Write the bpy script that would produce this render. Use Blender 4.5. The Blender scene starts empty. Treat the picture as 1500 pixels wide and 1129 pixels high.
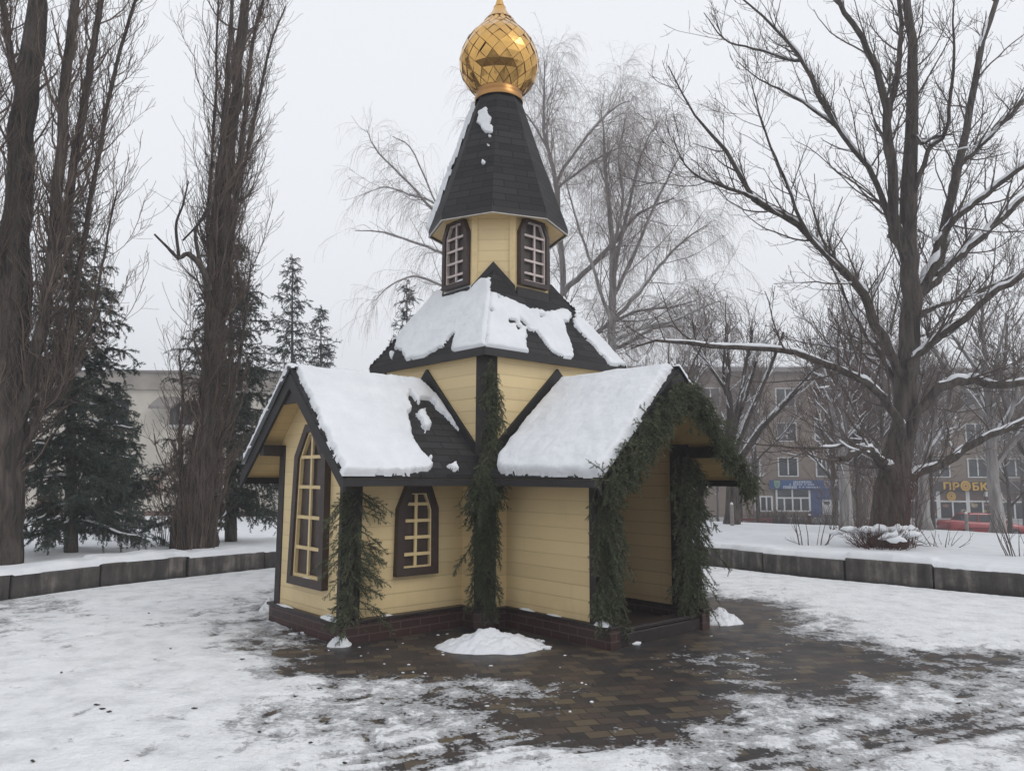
import bpy, math, random
import numpy as np
from mathutils import Vector, Matrix
PI = math.pi
scene = bpy.context.scene
COL = scene.collection
random.seed(7)

# ------------------------------------------------------------------ camera model
FPX, PITCH, ROLL = 1104.8, math.radians(6.87), math.radians(0.311)
EYE = np.array([0.0, 0.0, 1.6])

def ray(px, py):
    x, y = px - 750.0, py - 564.5
    a = x * math.cos(ROLL) + y * math.sin(ROLL)
    b = -x * math.sin(ROLL) + y * math.cos(ROLL)
    r, u = a / FPX, -b / FPX
    return np.array([r, math.cos(PITCH) - u * math.sin(PITCH), math.sin(PITCH) + u * math.cos(PITCH)])

def at(px, py, Y):
    d = ray(px, py)
    return EYE + d * (Y / d[1])

def ground(px, py, z=0.0):
    d = ray(px, py)
    return EYE + d * ((z - EYE[2]) / d[2])

def to_px(P):
    P = np.asarray(P, float)
    x, y, z = P[..., 0], P[..., 1], P[..., 2] - EYE[2]
    d = y * math.cos(PITCH) + z * math.sin(PITCH)
    u = -y * math.sin(PITCH) + z * math.cos(PITCH)
    dd = np.where(d > 0.05, d, 0.05)
    a, b = FPX * x / dd, -FPX * u / dd
    return 750 + a * math.cos(ROLL) - b * math.sin(ROLL), 564.5 + a * math.sin(ROLL) + b * math.cos(ROLL), d

cam = bpy.data.cameras.new('camera')
cam.sensor_width = 36.0
cam.lens = 36.0 * FPX / 1500.0
cam.clip_end = 2000
cam.clip_start = 0.05
cam_o = bpy.data.objects.new('camera', cam)
COL.objects.link(cam_o)
cam_o.matrix_world = Matrix.Translation(Vector(EYE)) @ Matrix.Rotation(PI / 2 + PITCH, 4, 'X') @ Matrix.Rotation(ROLL, 4, 'Z')
scene.camera = cam_o

# ------------------------------------------------------------------ world, sun, view
w = bpy.data.worlds.new('World')
scene.world = w
w.use_nodes = True
nt = w.node_tree
nt.nodes.clear()
N = nt.nodes.new
out = N('ShaderNodeOutputWorld'); bg = N('ShaderNodeBackground'); sky = N('ShaderNodeTexSky')
SUN_EL, SUN_AZ = math.radians(42), math.radians(125)
sky.sky_type = 'NISHITA'; sky.sun_disc = False
sky.sun_elevation = SUN_EL; sky.sun_rotation = SUN_AZ
sky.dust_density = 6.0; sky.air_density = 1.0
hs = N('ShaderNodeHueSaturation'); hs.inputs['Saturation'].default_value = 0.12
mx = N('ShaderNodeMix'); mx.data_type = 'RGBA'; mx.inputs['Factor'].default_value = 0.86
mx.inputs['B'].default_value = (8.05, 8.25, 8.65, 1)
nt.links.new(sky.outputs[0], hs.inputs['Color'])
nt.links.new(hs.outputs[0], mx.inputs['A'])
nt.links.new(mx.outputs['Result'], bg.inputs['Color'])
bg.inputs['Strength'].default_value = 0.114
nt.links.new(bg.outputs[0], out.inputs[0])
sun = bpy.data.lights.new('sun', 'SUN')
sun.energy = 0.5; sun.angle = math.radians(25); sun.color = (1.0, 0.97, 0.92)
sun_o = bpy.data.objects.new('sun', sun)
COL.objects.link(sun_o)
sun_dir = Vector((math.sin(SUN_AZ) * math.cos(SUN_EL), math.cos(SUN_AZ) * math.cos(SUN_EL), math.sin(SUN_EL)))
sun_o.rotation_euler = sun_dir.to_track_quat('Z', 'Y').to_euler()
sun_o.location = (20, -20, 30)
scene.view_settings.view_transform = 'Standard'
scene.view_settings.look = 'None'
scene.view_settings.exposure = 0.17
scene.view_settings.gamma = 1.0
scene.view_settings.use_curve_mapping = False

# ------------------------------------------------------------------ objects
def empty(name, loc=(0, 0, 0), rz=0.0, parent=None):
    o = bpy.data.objects.new(name, None)
    COL.objects.link(o)
    o.location = loc; o.rotation_euler = (0, 0, rz)
    o.empty_display_size = 0.2
    if parent: o.parent = parent
    return o

def tag(o, label, cat, group=None, kind=None):
    if label: o['label'] = label
    if cat: o['category'] = cat
    if group: o['group'] = group
    if kind: o['kind'] = kind
    return o

def copy_tree(o, parent=None):
    c = o.copy(); COL.objects.link(c)
    if parent: c.parent = parent
    for ch in [x for x in bpy.data.objects if x.parent == o]:
        copy_tree(ch, c)
    return c

def mesh_np(name, V, F, mat, parent=None, smooth=False, uv=False, attrs=None, kind=None):
    """V (n,3); F an (m,k) array or a list of such arrays."""
    V = np.asarray(V, np.float32).reshape(-1, 3)
    Fs = [np.asarray(f, np.int32) for f in (F if isinstance(F, list) else [F]) if len(f)]
    me = bpy.data.meshes.new(name)
    me.vertices.add(len(V)); me.vertices.foreach_set('co', V.ravel())
    tot = sum(f.size for f in Fs); npol = sum(len(f) for f in Fs)
    me.loops.add(tot); me.polygons.add(npol)
    me.loops.foreach_set('vertex_index', np.concatenate([f.ravel() for f in Fs]))
    sizes = np.concatenate([np.full(len(f), f.shape[1], np.int32) for f in Fs])
    starts = np.concatenate([[0], np.cumsum(sizes)[:-1]]).astype(np.int32)
    me.polygons.foreach_set('loop_start', starts)
    me.polygons.foreach_set('use_smooth', np.full(npol, bool(smooth)))
    me.update(calc_edges=True)
    me.validate()
    if attrs:
        for k, a in attrs.items():
            at_ = me.attributes.new(k, 'FLOAT', 'POINT')
            at_.data.foreach_set('value', np.asarray(a, np.float32))
    if mat: me.materials.append(mat)
    o = bpy.data.objects.new(name, me)
    COL.objects.link(o)
    if parent: o.parent = parent
    if kind: o['kind'] = kind
    return o

class MB:
    def __init__(s): s.v = []; s.f = []
    def add(s, vs, fs):
        b = len(s.v); s.v += [tuple(map(float, p)) for p in vs]; s.f += [tuple(b + i for i in f) for f in fs]; return s
    def box(s, a, b):
        x0, y0, z0 = a; x1, y1, z1 = b
        return s.add([(x0, y0, z0), (x1, y0, z0), (x1, y1, z0), (x0, y1, z0), (x0, y0, z1), (x1, y0, z1), (x1, y1, z1), (x0, y1, z1)],
                     [(3, 2, 1, 0), (4, 5, 6, 7), (0, 1, 5, 4), (1, 2, 6, 5), (2, 3, 7, 6), (3, 0, 4, 7)])
    def obox(s, o, ex, ey, ez):
        """box from corner-centred vectors: o centre, ex/ey/ez half extents as vectors"""
        o, ex, ey, ez = map(np.array, (o, ex, ey, ez))
        vs = [o + sx * ex + sy * ey + sz * ez for sz in (-1, 1) for sx, sy in ((-1, -1), (1, -1), (1, 1), (-1, 1))]
        return s.add(vs, [(3, 2, 1, 0), (4, 5, 6, 7), (0, 1, 5, 4), (1, 2, 6, 5), (2, 3, 7, 6), (3, 0, 4, 7)])
    def prism(s, poly, off):
        """poly: list of 3-D points (planar), extruded by vector off"""
        n = len(poly); off = np.array(off, float)
        vs = [np.array(p, float) for p in poly] + [np.array(p, float) + off for p in poly]
        return s.add(vs, [tuple(range(n))[::-1], tuple(range(n, 2 * n))] + [(i, (i + 1) % n, n + (i + 1) % n, n + i) for i in range(n)])
    def ring(s, outer, inner, off):
        """frame between two polylines with the same number of points, extruded by off"""
        n = len(outer); off = np.array(off, float)
        O = [np.array(p, float) for p in outer]; I = [np.array(p, float) for p in inner]
        vs = O + I + [p + off for p in O] + [p + off for p in I]
        fs = []
        for i in range(n):
            j = (i + 1) % n
            fs += [(2 * n + i, 2 * n + j, 3 * n + j, 3 * n + i), (j, i, n + i, n + j), (i, j, 2 * n + j, 2 * n + i), (n + j, n + i, 3 * n + i, 3 * n + j)]
        return s.add(vs, fs)
    def lathe(s, prof, seg=32, cx=0, cy=0, a0=0.0):
        vs = []; fs = []
        for r, z in prof:
            for k in range(seg):
                a = a0 + 2 * PI * k / seg
                vs.append((cx + r * math.cos(a), cy + r * math.sin(a), z))
        for i in range(len(prof) - 1):
            for k in range(seg):
                k2 = (k + 1) % seg
                fs.append((i * seg + k, i * seg + k2, (i + 1) * seg + k2, (i + 1) * seg + k))
        return s.add(vs, fs)
    def build(s, name, mat, parent=None, smooth=False, bevel=0.0, kind=None):
        me = bpy.data.meshes.new(name)
        me.from_pydata(s.v, [], s.f)
        import bmesh
        bm = bmesh.new(); bm.from_mesh(me)
        bmesh.ops.recalc_face_normals(bm, faces=bm.faces)
        if bevel > 0:
            ed = [e for e in bm.edges if len(e.link_faces) == 2 and e.calc_face_angle(0) > 0.5]
            bmesh.ops.bevel(bm, geom=ed, offset=bevel, segments=1, affect='EDGES', clamp_overlap=True)
        uvl = bm.loops.layers.uv.new('UVMap')
        for f in bm.faces:
            n = f.normal
            h = Vector((0, 0, 1)).cross(n)
            if h.length < 1e-3: h = Vector((1, 0, 0))
            h.normalize(); t = n.cross(h)
            if abs(n.z) < 0.99:
                # keep courses continuous: anchor the up axis on height
                pass
            for l in f.loops:
                p = l.vert.co
                l[uvl].uv = (p.dot(h), p.dot(t))
            if smooth: f.smooth = True
        bm.to_mesh(me); bm.free()
        if mat: me.materials.append(mat)
        o = bpy.data.objects.new(name, me)
        COL.objects.link(o)
        if parent: o.parent = parent
        if kind: o['kind'] = kind
        return o

# ------------------------------------------------------------------ numpy noise
def vnoise(x, y, seed=0):
    """smooth value noise in [0,1]"""
    x = np.asarray(x, float); y = np.asarray(y, float)
    xi = np.floor(x).astype(np.int64); yi = np.floor(y).astype(np.int64)
    fx = x - xi; fy = y - yi
    fx = fx * fx * (3 - 2 * fx); fy = fy * fy * (3 - 2 * fy)
    def h(a, b):
        n = (a * 374761393 + b * 668265263 + seed * 974634777) & 0xffffffff
        n = ((n ^ (n >> 13)) * 1274126177) & 0xffffffff
        n = (n ^ (n >> 16)) & 0xffff
        return n / 65535.0
    return (h(xi, yi) * (1 - fx) + h(xi + 1, yi) * fx) * (1 - fy) + (h(xi, yi + 1) * (1 - fx) + h(xi + 1, yi + 1) * fx) * fy

def fnoise(x, y, seed=0, oct=4):
    s = 0; a = 0.5; t = 0
    for k in range(oct):
        s = s + a * vnoise(x * 2 ** k, y * 2 ** k, seed + k * 17); t += a; a *= 0.5
    return s / t

def poly_sdf(px, py, poly):
    """positive inside"""
    p = np.asarray(poly, float); n = len(p)
    d = np.full(px.shape, 1e9); ins = np.zeros(px.shape, bool)
    for i in range(n):
        a = p[i]; b = p[(i + 1) % n]
        e = b - a; wx = px - a[0]; wy = py - a[1]
        t = np.clip((wx * e[0] + wy * e[1]) / max(e @ e, 1e-12), 0, 1)
        d = np.minimum(d, np.hypot(wx - e[0] * t, wy - e[1] * t))
        c = ((a[1] > py) != (b[1] > py))
        with np.errstate(divide='ignore', invalid='ignore'):
            xi = (b[0] - a[0]) * (py - a[1]) / (b[1] - a[1] if b[1] != a[1] else 1e-12) + a[0]
        ins ^= c & (px < xi)
    return np.where(ins, d, -d)

def tubes(P, R, sides):
    """P (m,n,3), R (m,n) -> V, F (quads)"""
    P = np.asarray(P, float); R = np.asarray(R, float)
    m, n, _ = P.shape
    T = np.empty_like(P)
    T[:, 1:-1] = P[:, 2:] - P[:, :-2]; T[:, 0] = P[:, 1] - P[:, 0]; T[:, -1] = P[:, -1] - P[:, -2]
    T /= np.maximum(np.linalg.norm(T, axis=2, keepdims=True), 1e-9)
    mean = T.mean(1); ax = np.zeros((m, 3)); k = np.argmin(np.abs(mean), axis=1); ax[np.arange(m), k] = 1
    A = np.cross(T, ax[:, None, :]); A /= np.maximum(np.linalg.norm(A, axis=2, keepdims=True), 1e-9)
    B = np.cross(T, A)
    an = np.arange(sides) * 2 * PI / sides
    V = P[:, :, None, :] + R[:, :, None, None] * (np.cos(an)[None, None, :, None] * A[:, :, None, :] + np.sin(an)[None, None, :, None] * B[:, :, None, :])
    i = np.arange(m)[:, None, None] * n * sides + np.arange(n - 1)[None, :, None] * sides
    j = np.arange(sides)[None, None, :]; j2 = (j + 1) % sides
    F = np.stack([i + j, i + j2, i + sides + j2, i + sides + j], -1).reshape(-1, 4)
    return V.reshape(-1, 3), F

# ------------------------------------------------------------------ materials
def new_mat(name):
    m = bpy.data.materials.new(name); m.use_nodes = True
    t = m.node_tree; t.nodes.clear()
    o = t.nodes.new('ShaderNodeOutputMaterial'); b = t.nodes.new('ShaderNodeBsdfPrincipled')
    t.links.new(b.outputs[0], o.inputs[0])
    return m, t, b

class NT:
    """tiny node helper"""
    def __init__(s, t): s.t = t
    def n(s, typ, **k):
        x = s.t.nodes.new(typ)
        for a, v in k.items(): setattr(x, a, v)
        return x
    def l(s, a, b): s.t.links.new(a, b)
    def put(s, sock, v):
        if hasattr(v, 'is_output'): s.l(v, sock)
        elif isinstance(v, (tuple, list)) and len(v) == 3 and sock.type == 'RGBA': sock.default_value = (*v, 1)
        else: sock.default_value = v
    def math(s, op, a, b=0.0, c=0.0, clamp=False):
        x = s.n('ShaderNodeMath', operation=op, use_clamp=clamp)
        for i, v in enumerate((a, b, c)): s.put(x.inputs[i], v)
        return x.outputs[0]
    def mix(s, f, a, b, mode='MIX'):
        x = s.n('ShaderNodeMix', data_type='RGBA', blend_type=mode)
        s.put(x.inputs['Factor'], f); s.put(x.inputs['A'], a); s.put(x.inputs['B'], b)
        return x.outputs['Result']
    def noise(s, vec, scale, detail=3.0, rough=0.55, dist=0.0):
        x = s.n('ShaderNodeTexNoise')
        x.inputs['Scale'].default_value = scale; x.inputs['Detail'].default_value = detail
        x.inputs['Roughness'].default_value = rough; x.inputs['Distortion'].default_value = dist
        if vec is not None: s.l(vec, x.inputs['Vector'])
        return x.outputs['Fac']
    def ramp(s, f, stops):
        x = s.n('ShaderNodeValToRGB')
        cr = x.color_ramp
        while len(cr.elements) < len(stops): cr.elements.new(0.5)
        for e, (p, c) in zip(cr.elements, stops):
            e.position = p; e.color = (*c, 1) if len(c) == 3 else c
        s.l(f, x.inputs[0]); return x.outputs[0]
    def smooth(s, f, a, b):
        x = s.n('ShaderNodeMapRange', interpolation_type='SMOOTHSTEP')
        s.put(x.inputs[0], f); x.inputs[1].default_value = a; x.inputs[2].default_value = b
        return x.outputs[0]
    def bump(s, h, strength, dist, nrm=None):
        x = s.n('ShaderNodeBump'); x.inputs['Strength'].default_value = strength; x.inputs['Distance'].default_value = dist
        s.l(h, x.inputs['Height'])
        if nrm is not None: s.l(nrm, x.inputs['Normal'])
        return x.outputs[0]
    def obj(s): return s.n('ShaderNodeTexCoord').outputs['Object']
    def uv(s): return s.n('ShaderNodeTexCoord').outputs['UV']
    def mapping(s, vec, scale=(1, 1, 1), rot=(0, 0, 0), loc=(0, 0, 0)):
        x = s.n('ShaderNodeMapping'); s.l(vec, x.inputs[0])
        x.inputs['Scale'].default_value = scale; x.inputs['Rotation'].default_value = rot; x.inputs['Location'].default_value = loc
        return x.outputs[0]
    def attr(s, name): return s.n('ShaderNodeAttribute', attribute_name=name).outputs['Fac']
    def sep(s, vec):
        x = s.n('ShaderNodeSeparateXYZ'); s.l(vec, x.inputs[0]); return x.outputs

def mat_plain(name, c, rough=0.6, metal=0.0, var=0.15, scale=12.0, bump=0.1, spec=0.5):
    m, t, b = new_mat(name); k = NT(t); v = k.obj()
    f = k.noise(v, scale, 5)
    lo = tuple(x * (1 - var) for x in c); hi = tuple(min(1, x * (1 + var)) for x in c)
    k.l(k.ramp(f, [(0.3, lo), (0.7, hi)]), b.inputs['Base Color'])
    b.inputs['Roughness'].default_value = rough; b.inputs['Metallic'].default_value = metal
    b.inputs['Specular IOR Level'].default_value = spec
    if bump: k.l(k.bump(k.noise(v, scale * 4, 4), bump, 0.01), b.inputs['Normal'])
    return m

def mat_snow(name='snow', dirt=0.0):
    m, t, b = new_mat(name); k = NT(t); v = k.obj()
    f = k.noise(v, 3.0, 5)
    k.l(k.ramp(f, [(0.3, (0.70, 0.72, 0.75)), (0.7, (0.79, 0.805, 0.83))]), b.inputs['Base Color'])
    b.inputs['Roughness'].default_value = 0.75; b.inputs['Specular IOR Level'].default_value = 0.25
    h = k.math('ADD', k.math('MULTIPLY', k.noise(v, 9, 4), 1.0), k.math('MULTIPLY', k.noise(v, 55, 3), 0.25))
    k.l(k.bump(h, 0.5, 0.03), b.inputs['Normal'])
    return m

def mat_siding(name, c, pitch=0.136, rough=0.5, line=0.045):
    m, t, b = new_mat(name); k = NT(t); uv = k.uv(); s = k.sep(uv); v = k.obj()
    q = k.math('DIVIDE', s[1], pitch)
    fr = k.math('FRACT', q); fl = k.math('FLOOR', q)
    gap = k.math('LESS_THAN', fr, line)
    wn = k.n('ShaderNodeTexWhiteNoise', noise_dimensions='1D'); k.l(fl, wn.inputs['W'])
    grain = k.noise(k.mapping(uv, (3, 40, 1)), 2.0, 4)
    stain = k.noise(v, 1.6, 4)
    c1 = tuple(x * 0.86 for x in c); c2 = tuple(min(1, x * 1.07) for x in c)
    col = k.mix(k.math('ADD', k.math('MULTIPLY', wn.outputs[0], 0.45), k.math('MULTIPLY', grain, 0.55)), c1, c2)
    col = k.mix(k.math('MULTIPLY', k.smooth(stain, 0.52, 0.8), 0.35), col, tuple(x * 0.7 for x in c))
    zz = k.sep(v)[2]
    splash = k.math('MULTIPLY', k.smooth(k.math('ADD', zz, k.math('MULTIPLY', k.noise(v, 6, 4), 0.35)), 0.62, 0.30), 0.30)
    col = k.mix(splash, col, tuple(x * y for x, y in zip(c, (0.55, 0.52, 0.50))))
    drip = k.noise(k.mapping(uv, (9, 0.7, 1)), 1.0, 4, 0.6)
    col = k.mix(k.math('MULTIPLY', k.smooth(drip, 0.56, 0.75), 0.22), col, tuple(x * 0.62 for x in c))
    col = k.mix(k.math('MULTIPLY', gap, 0.38), col, tuple(x * 0.22 for x in c))
    k.l(col, b.inputs['Base Color'])
    b.inputs['Roughness'].default_value = rough
    edge = k.smooth(fr, 0.0, 0.12)
    hh = k.math('ADD', edge, k.math('MULTIPLY', grain, 0.12))
    k.l(k.bump(hh, 0.45, 0.007), b.inputs['Normal'])
    return m

def mat_brick(name, c1, c2, mortar, bw, rh, ms, rough=0.6, bumpd=0.006, var=0.5, off=0.5, rot=0.0, usex=None):
    m, t, b = new_mat(name); k = NT(t)
    uv = k.mapping(k.uv(), (1, 1, 1), (0, 0, rot))
    br = k.n('ShaderNodeTexBrick'); br.offset = off
    k.l(uv, br.inputs['Vector'])
    br.inputs['Scale'].default_value = 1.0; br.inputs['Brick Width'].default_value = bw; br.inputs['Row Height'].default_value = rh
    br.inputs['Mortar Size'].default_value = ms; br.inputs['Mortar Smooth'].default_value = 0.1
    br.inputs['Color1'].default_value = (*c1, 1); br.inputs['Color2'].default_value = (*c2, 1); br.inputs['Mortar'].default_value = (*mortar, 1)
    f = k.noise(k.obj(), 14, 5)
    col = k.mix(k.math('MULTIPLY', f, var), br.outputs['Color'], tuple(x * 0.45 for x in c1))
    k.l(col, b.inputs['Base Color'])
    b.inputs['Roughness'].default_value = rough
    h = k.math('SUBTRACT', k.math('MULTIPLY', k.noise(k.obj(), 60, 3), 0.3), br.outputs['Fac'])
    k.l(k.bump(h, 0.7, bumpd), b.inputs['Normal'])
    return m

def mat_bark(name, c1, c2, sc=1.0, rough=0.9):
    m, t, b = new_mat(name); k = NT(t); v = k.obj()
    f = k.noise(k.mapping(v, (14 * sc, 14 * sc, 2.2 * sc)), 1.0, 5, 0.6, 0.6)
    g = k.noise(v, 1.3, 3)
    col = k.ramp(f, [(0.32, c1), (0.68, c2)])
    col = k.mix(k.math('MULTIPLY', g, 0.5), col, tuple(x * 0.7 for x in c1))
    k.l(col, b.inputs['Base Color']); b.inputs['Roughness'].default_value = rough
    b.inputs['Specular IOR Level'].default_value = 0.2
    k.l(k.bump(f, 0.9, 0.03), b.inputs['Normal'])
    return m

def mat_needles(name, c1, c2):
    m, t, b = new_mat(name); k = NT(t)
    r = k.attr('rnd')
    k.l(k.ramp(r, [(0.0, c1), (1.0, c2)]), b.inputs['Base Color'])
    b.inputs['Roughness'].default_value = 0.65; b.inputs['Specular IOR Level'].default_value = 0.3
    return m

M = {}
M['snow'] = mat_snow()
M['yellow'] = mat_siding('yellow_boards', (0.72, 0.56, 0.305), line=0.03)
M['yellow_trim'] = mat_plain('yellow_trim', (0.66, 0.51, 0.27), 0.5, var=0.08)
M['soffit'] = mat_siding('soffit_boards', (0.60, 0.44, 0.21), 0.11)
M['dark_wood'] = mat_plain('dark_stained_wood', (0.022, 0.015, 0.014), 0.6, var=0.35, scale=9, bump=0.2)
M['frame'] = mat_plain('brown_window_frame', (0.042, 0.026, 0.023), 0.45, var=0.25, scale=10, bump=0.15)
M['grey_frame'] = mat_plain('weathered_grey_frame', (0.56, 0.475, 0.445), 0.6, var=0.15)
M['pane'] = mat_plain('brown_backing_panel', (0.045, 0.030, 0.026), 0.4, var=0.4, scale=5)
M['shingle'] = mat_brick('bitumen_shingles', (0.009, 0.0085, 0.009), (0.034, 0.031, 0.033), (0.003, 0.003, 0.003), 0.33, 0.105, 0.008, 0.85, 0.02, 0.4)
M['flash'] = mat_plain('dark_roof_trim', (0.016, 0.014, 0.0145), 0.6, var=0.3, scale=8)
M['plinth'] = mat_brick('plinth_brick', (0.060, 0.024, 0.021), (0.036, 0.017, 0.016), (0.105, 0.072, 0.066), 0.24, 0.078, 0.006, 0.45, 0.005, 0.45)
M['tile_dark'] = mat_plain('plinth_cap_tile', (0.022, 0.0145, 0.0145), 0.4, var=0.3, scale=14)
M['needle'] = mat_needles('fir_needles', (0.030, 0.043, 0.025), (0.165, 0.185, 0.105))
M['spruce'] = mat_needles('spruce_needles', (0.015, 0.026, 0.021), (0.075, 0.095, 0.073))
M['spruce_far'] = mat_needles('far_spruce_needles', (0.018, 0.028, 0.024), (0.05, 0.062, 0.052))
M['twig_stem'] = mat_plain('fir_stem', (0.05, 0.034, 0.022), 0.8)
M['bark'] = mat_bark('grey_brown_bark', (0.034, 0.028, 0.025), (0.155, 0.130, 0.115))
M['bark_pop'] = mat_bark('poplar_bark', (0.022, 0.018, 0.016), (0.135, 0.110, 0.095))
M['twig'] = mat_plain('bare_twigs', (0.098, 0.078, 0.070), 0.85, var=0.3, scale=4, bump=0, spec=0.2)
M['twig_pop'] = mat_plain('poplar_twigs', (0.122, 0.092, 0.076), 0.85, var=0.4, scale=2.5, bump=0, spec=0.2)
M['twig_birch'] = mat_plain('birch_twigs', (0.25, 0.215, 0.205), 0.85, var=0.25, scale=2.5, bump=0, spec=0.2)
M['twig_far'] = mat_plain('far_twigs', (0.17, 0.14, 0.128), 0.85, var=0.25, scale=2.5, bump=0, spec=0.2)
M['twig_red'] = mat_plain('reddish_twigs', (0.085, 0.045, 0.035), 0.85, var=0.3, scale=4, bump=0, spec=0.2)
M['inner'] = mat_siding('shaded_inner_boards', (0.64, 0.49, 0.285))  # wall yellow toned down; porch shade is put into the colour
M['bark_birch'] = mat_bark('birch_bark', (0.17, 0.155, 0.148), (0.44, 0.42, 0.41), 0.6)
# ================================================================== CHAPEL
AL = math.radians(48.237)
U3 = np.array([-math.sin(AL), -math.cos(AL), 0.0]); V3 = np.array([math.cos(AL), -math.sin(AL), 0.0])
CO = np.array([-0.198, 9.669, 0.0])
chapel = empty('chapel', CO, math.atan2(U3[1], U3[0]))
tag(chapel, 'small yellow wooden chapel with dark shingle roofs, gold onion dome and fir garlands', 'chapel')

def loc(p):
    q = np.asarray(p) - CO
    return np.array([q @ U3, q @ V3, q[2]])
def cworld(p):
    return CO + U3 * p[0] + V3 * p[1] + np.array([0, 0, p[2]])
def onplane(px, py, n, d):
    """chapel-local point where the photo's sight line meets the local plane n.p = d"""
    n = np.array(n, float); nw = n[0] * U3 + n[1] * V3 + np.array([0, 0, n[2]])
    D = ray(px, py); t = (d + nw @ CO - nw @ EYE) / (nw @ D)
    return loc(EYE + t * D)

L, R, wL, wR = 2.563, 2.36, 0.705, 0.769
c, ch, zp = 1.083, 0.148, 0.22
ER = 1.172; gL, gR = 0.27, 0.481; ERr = 1.20
ZR, ZE = 2.70, 1.62           # outer ridge and eave heights of the wing roofs
KL = (ZR - ZE) / ER; KR = (ZR - ZE) / ERr

# ---- plinth
b = MB()
pl = 0.086
e2 = c + 0.05
oct_ = [(e2, -e2), (e2, wL), (e2, c - ch + 0.04), (c - ch + 0.04, e2), (wR, e2), (-e2, e2), (-e2, -e2)]
b.prism([(x, y, 0.0) for x, y in oct_], (0, 0, zp - 0.03))
b.box((e2, -wL - pl, 0), (L + 0.03, wL + pl, zp - 0.03))
t_ = 0.10
b.box((wR - t_, e2, 0), (wR + 0.03, R + 0.224, zp - 0.03))
b.box((-wR - 0.03, e2, 0), (-wR + t_, R + 0.224, zp - 0.03))
b.build('plinth', M['plinth'], chapel)
b = MB()
b.prism([(x + 0.02 * np.sign(x), y + 0.02 * np.sign(y), zp - 0.03) for x, y in oct_], (0, 0, 0.03))
b.box((e2 + 0.02, -wL - pl - 0.02, zp - 0.03), (L + 0.055, wL + pl + 0.02, zp))
b.box((wR - t_ - 0.01, e2 + 0.02, zp - 0.03), (wR + 0.05, R + 0.245, zp))
b.box((-wR - 0.05, e2 + 0.02, zp - 0.03), (-wR + t_ + 0.01, R + 0.245, zp))
b.build('plinth_cap', M['tile_dark'], chapel, bevel=0.006)
# porch floor and step
b = MB()
b.box((-wR + t_, e2, 0.0), (wR - t_, R + 0.02, 0.10))
b.build('porch_floor', M['tile_dark'], chapel)
b = MB()
b.box((-wR + t_, R + 0.02, 0.0), (wR - t_, R + 0.20, 0.125))
b.box((-wR + t_, R - 0.01, 0.129), (wR - t_, R + 0.185, 0.168))
b.build('step', M['tile_dark'], chapel, bevel=0.008)

# ---- central body walls (one mesh per face, chamfered corners carry the posts)
ZC = 3.0
def wall(name, p0, p1, z0, z1, th, mat=M['yellow']):
    p0 = np.array(p0, float); p1 = np.array(p1, float)
    d = (p1 - p0) / np.linalg.norm(p1 - p0); n = np.array([-d[1], d[0]]) * th
    q = [(p0[0], p0[1], z0), (p1[0], p1[1], z0), (p1[0], p1[1], z1), (p0[0], p0[1], z1)]
    return MB().prism(q, (n[0], n[1], 0)).build(name, mat, chapel)
a = c - ch
wall('body_wall', (c, -a), (c, a), zp, ZC, 0.08)
wall('body_wall', (a, c), (-a, c), zp, ZC, 0.08)
wall('body_wall', (-c, a), (-c, -a), zp, ZC, 0.08)
wall('body_wall', (-a, -c), (a, -c), zp, ZC, 0.08)
for sx, sy in ((1, 1), (-1, 1), (-1, -1), (1, -1)):
    pts = [(c * sx, a * sy), (a * sx, c * sy)]
    mid = np.array([(c + a) / 2 * sx, (c + a) / 2 * sy]); nn = np.array([sx, sy]) / math.sqrt(2); tt = np.array([-sy, sx]) / math.sqrt(2)
    hw = ch / math.sqrt(2) + 0.012
    MB().obox((*(mid - nn * 0.05), (zp + ZC) / 2 - 0.002), (*(tt * hw), 0), (*(nn * 0.066), 0), (0, 0, (ZC - zp) / 2)).build('corner_post', M['dark_wood'], chapel)

# ---- wing walls
ZW = 1.98
def under(k, v): return ZR - 0.075 - k * abs(v)
# left wing: two side walls and a gable wall
wall('wing_wall', (L - 0.001, wL), (c, wL), zp, ZW, 0.07).name
wall('wing_wall', (c, -wL), (L - 0.001, -wL), zp, ZW, 0.07)
b = MB(); b.prism([(L, -wL, zp), (L, wL, zp), (L, wL, under(KL, wL)), (L, 0, under(KL, 0)), (L, -wL, under(KL, wL))], (-0.07, 0, 0))
gable = b.build('gable_wall', M['yellow'], chapel)
# right wing (open porch): two side walls
wall('wing_wall', (wR, c), (wR, R), zp, ZW, 0.09)
wall('wing_wall', (-wR, R), (-wR, c), zp, ZW, 0.09)
for x0, x1 in ((-wR + .092, -wR + .104), (wR - .104, wR - .092)):
    MB().box((x0, c + .03, zp + .002), (x1, R - .062, ZW - .03)).build('inner_lining', M['inner'], chapel)  # thin panels carrying the shade-toned yellow inside the porch
# back wall of the porch with its door
b = MB(); b.prism([(-wR + .09, c + 0.012, zp), (wR - .09, c + 0.012, zp), (wR - .09, c + 0.012, ZW), (0, c + 0.012, ZR - 0.08), (-wR + .09, c + 0.012, ZW)], (0, 0.01, 0))
b.build('gable_wall', M['yellow'], chapel)
b = MB(); b.box((-0.40, c + 0.022, 0.10), (0.40, c + 0.06, 1.86)); door = b.build('door', M['frame'], chapel, bevel=0.006)
b = MB(); b.box((0.29, c + 0.06, 0.94), (0.31, c + 0.10, 1.06)); b.build('handle', M['tile_dark'], door)

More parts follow.
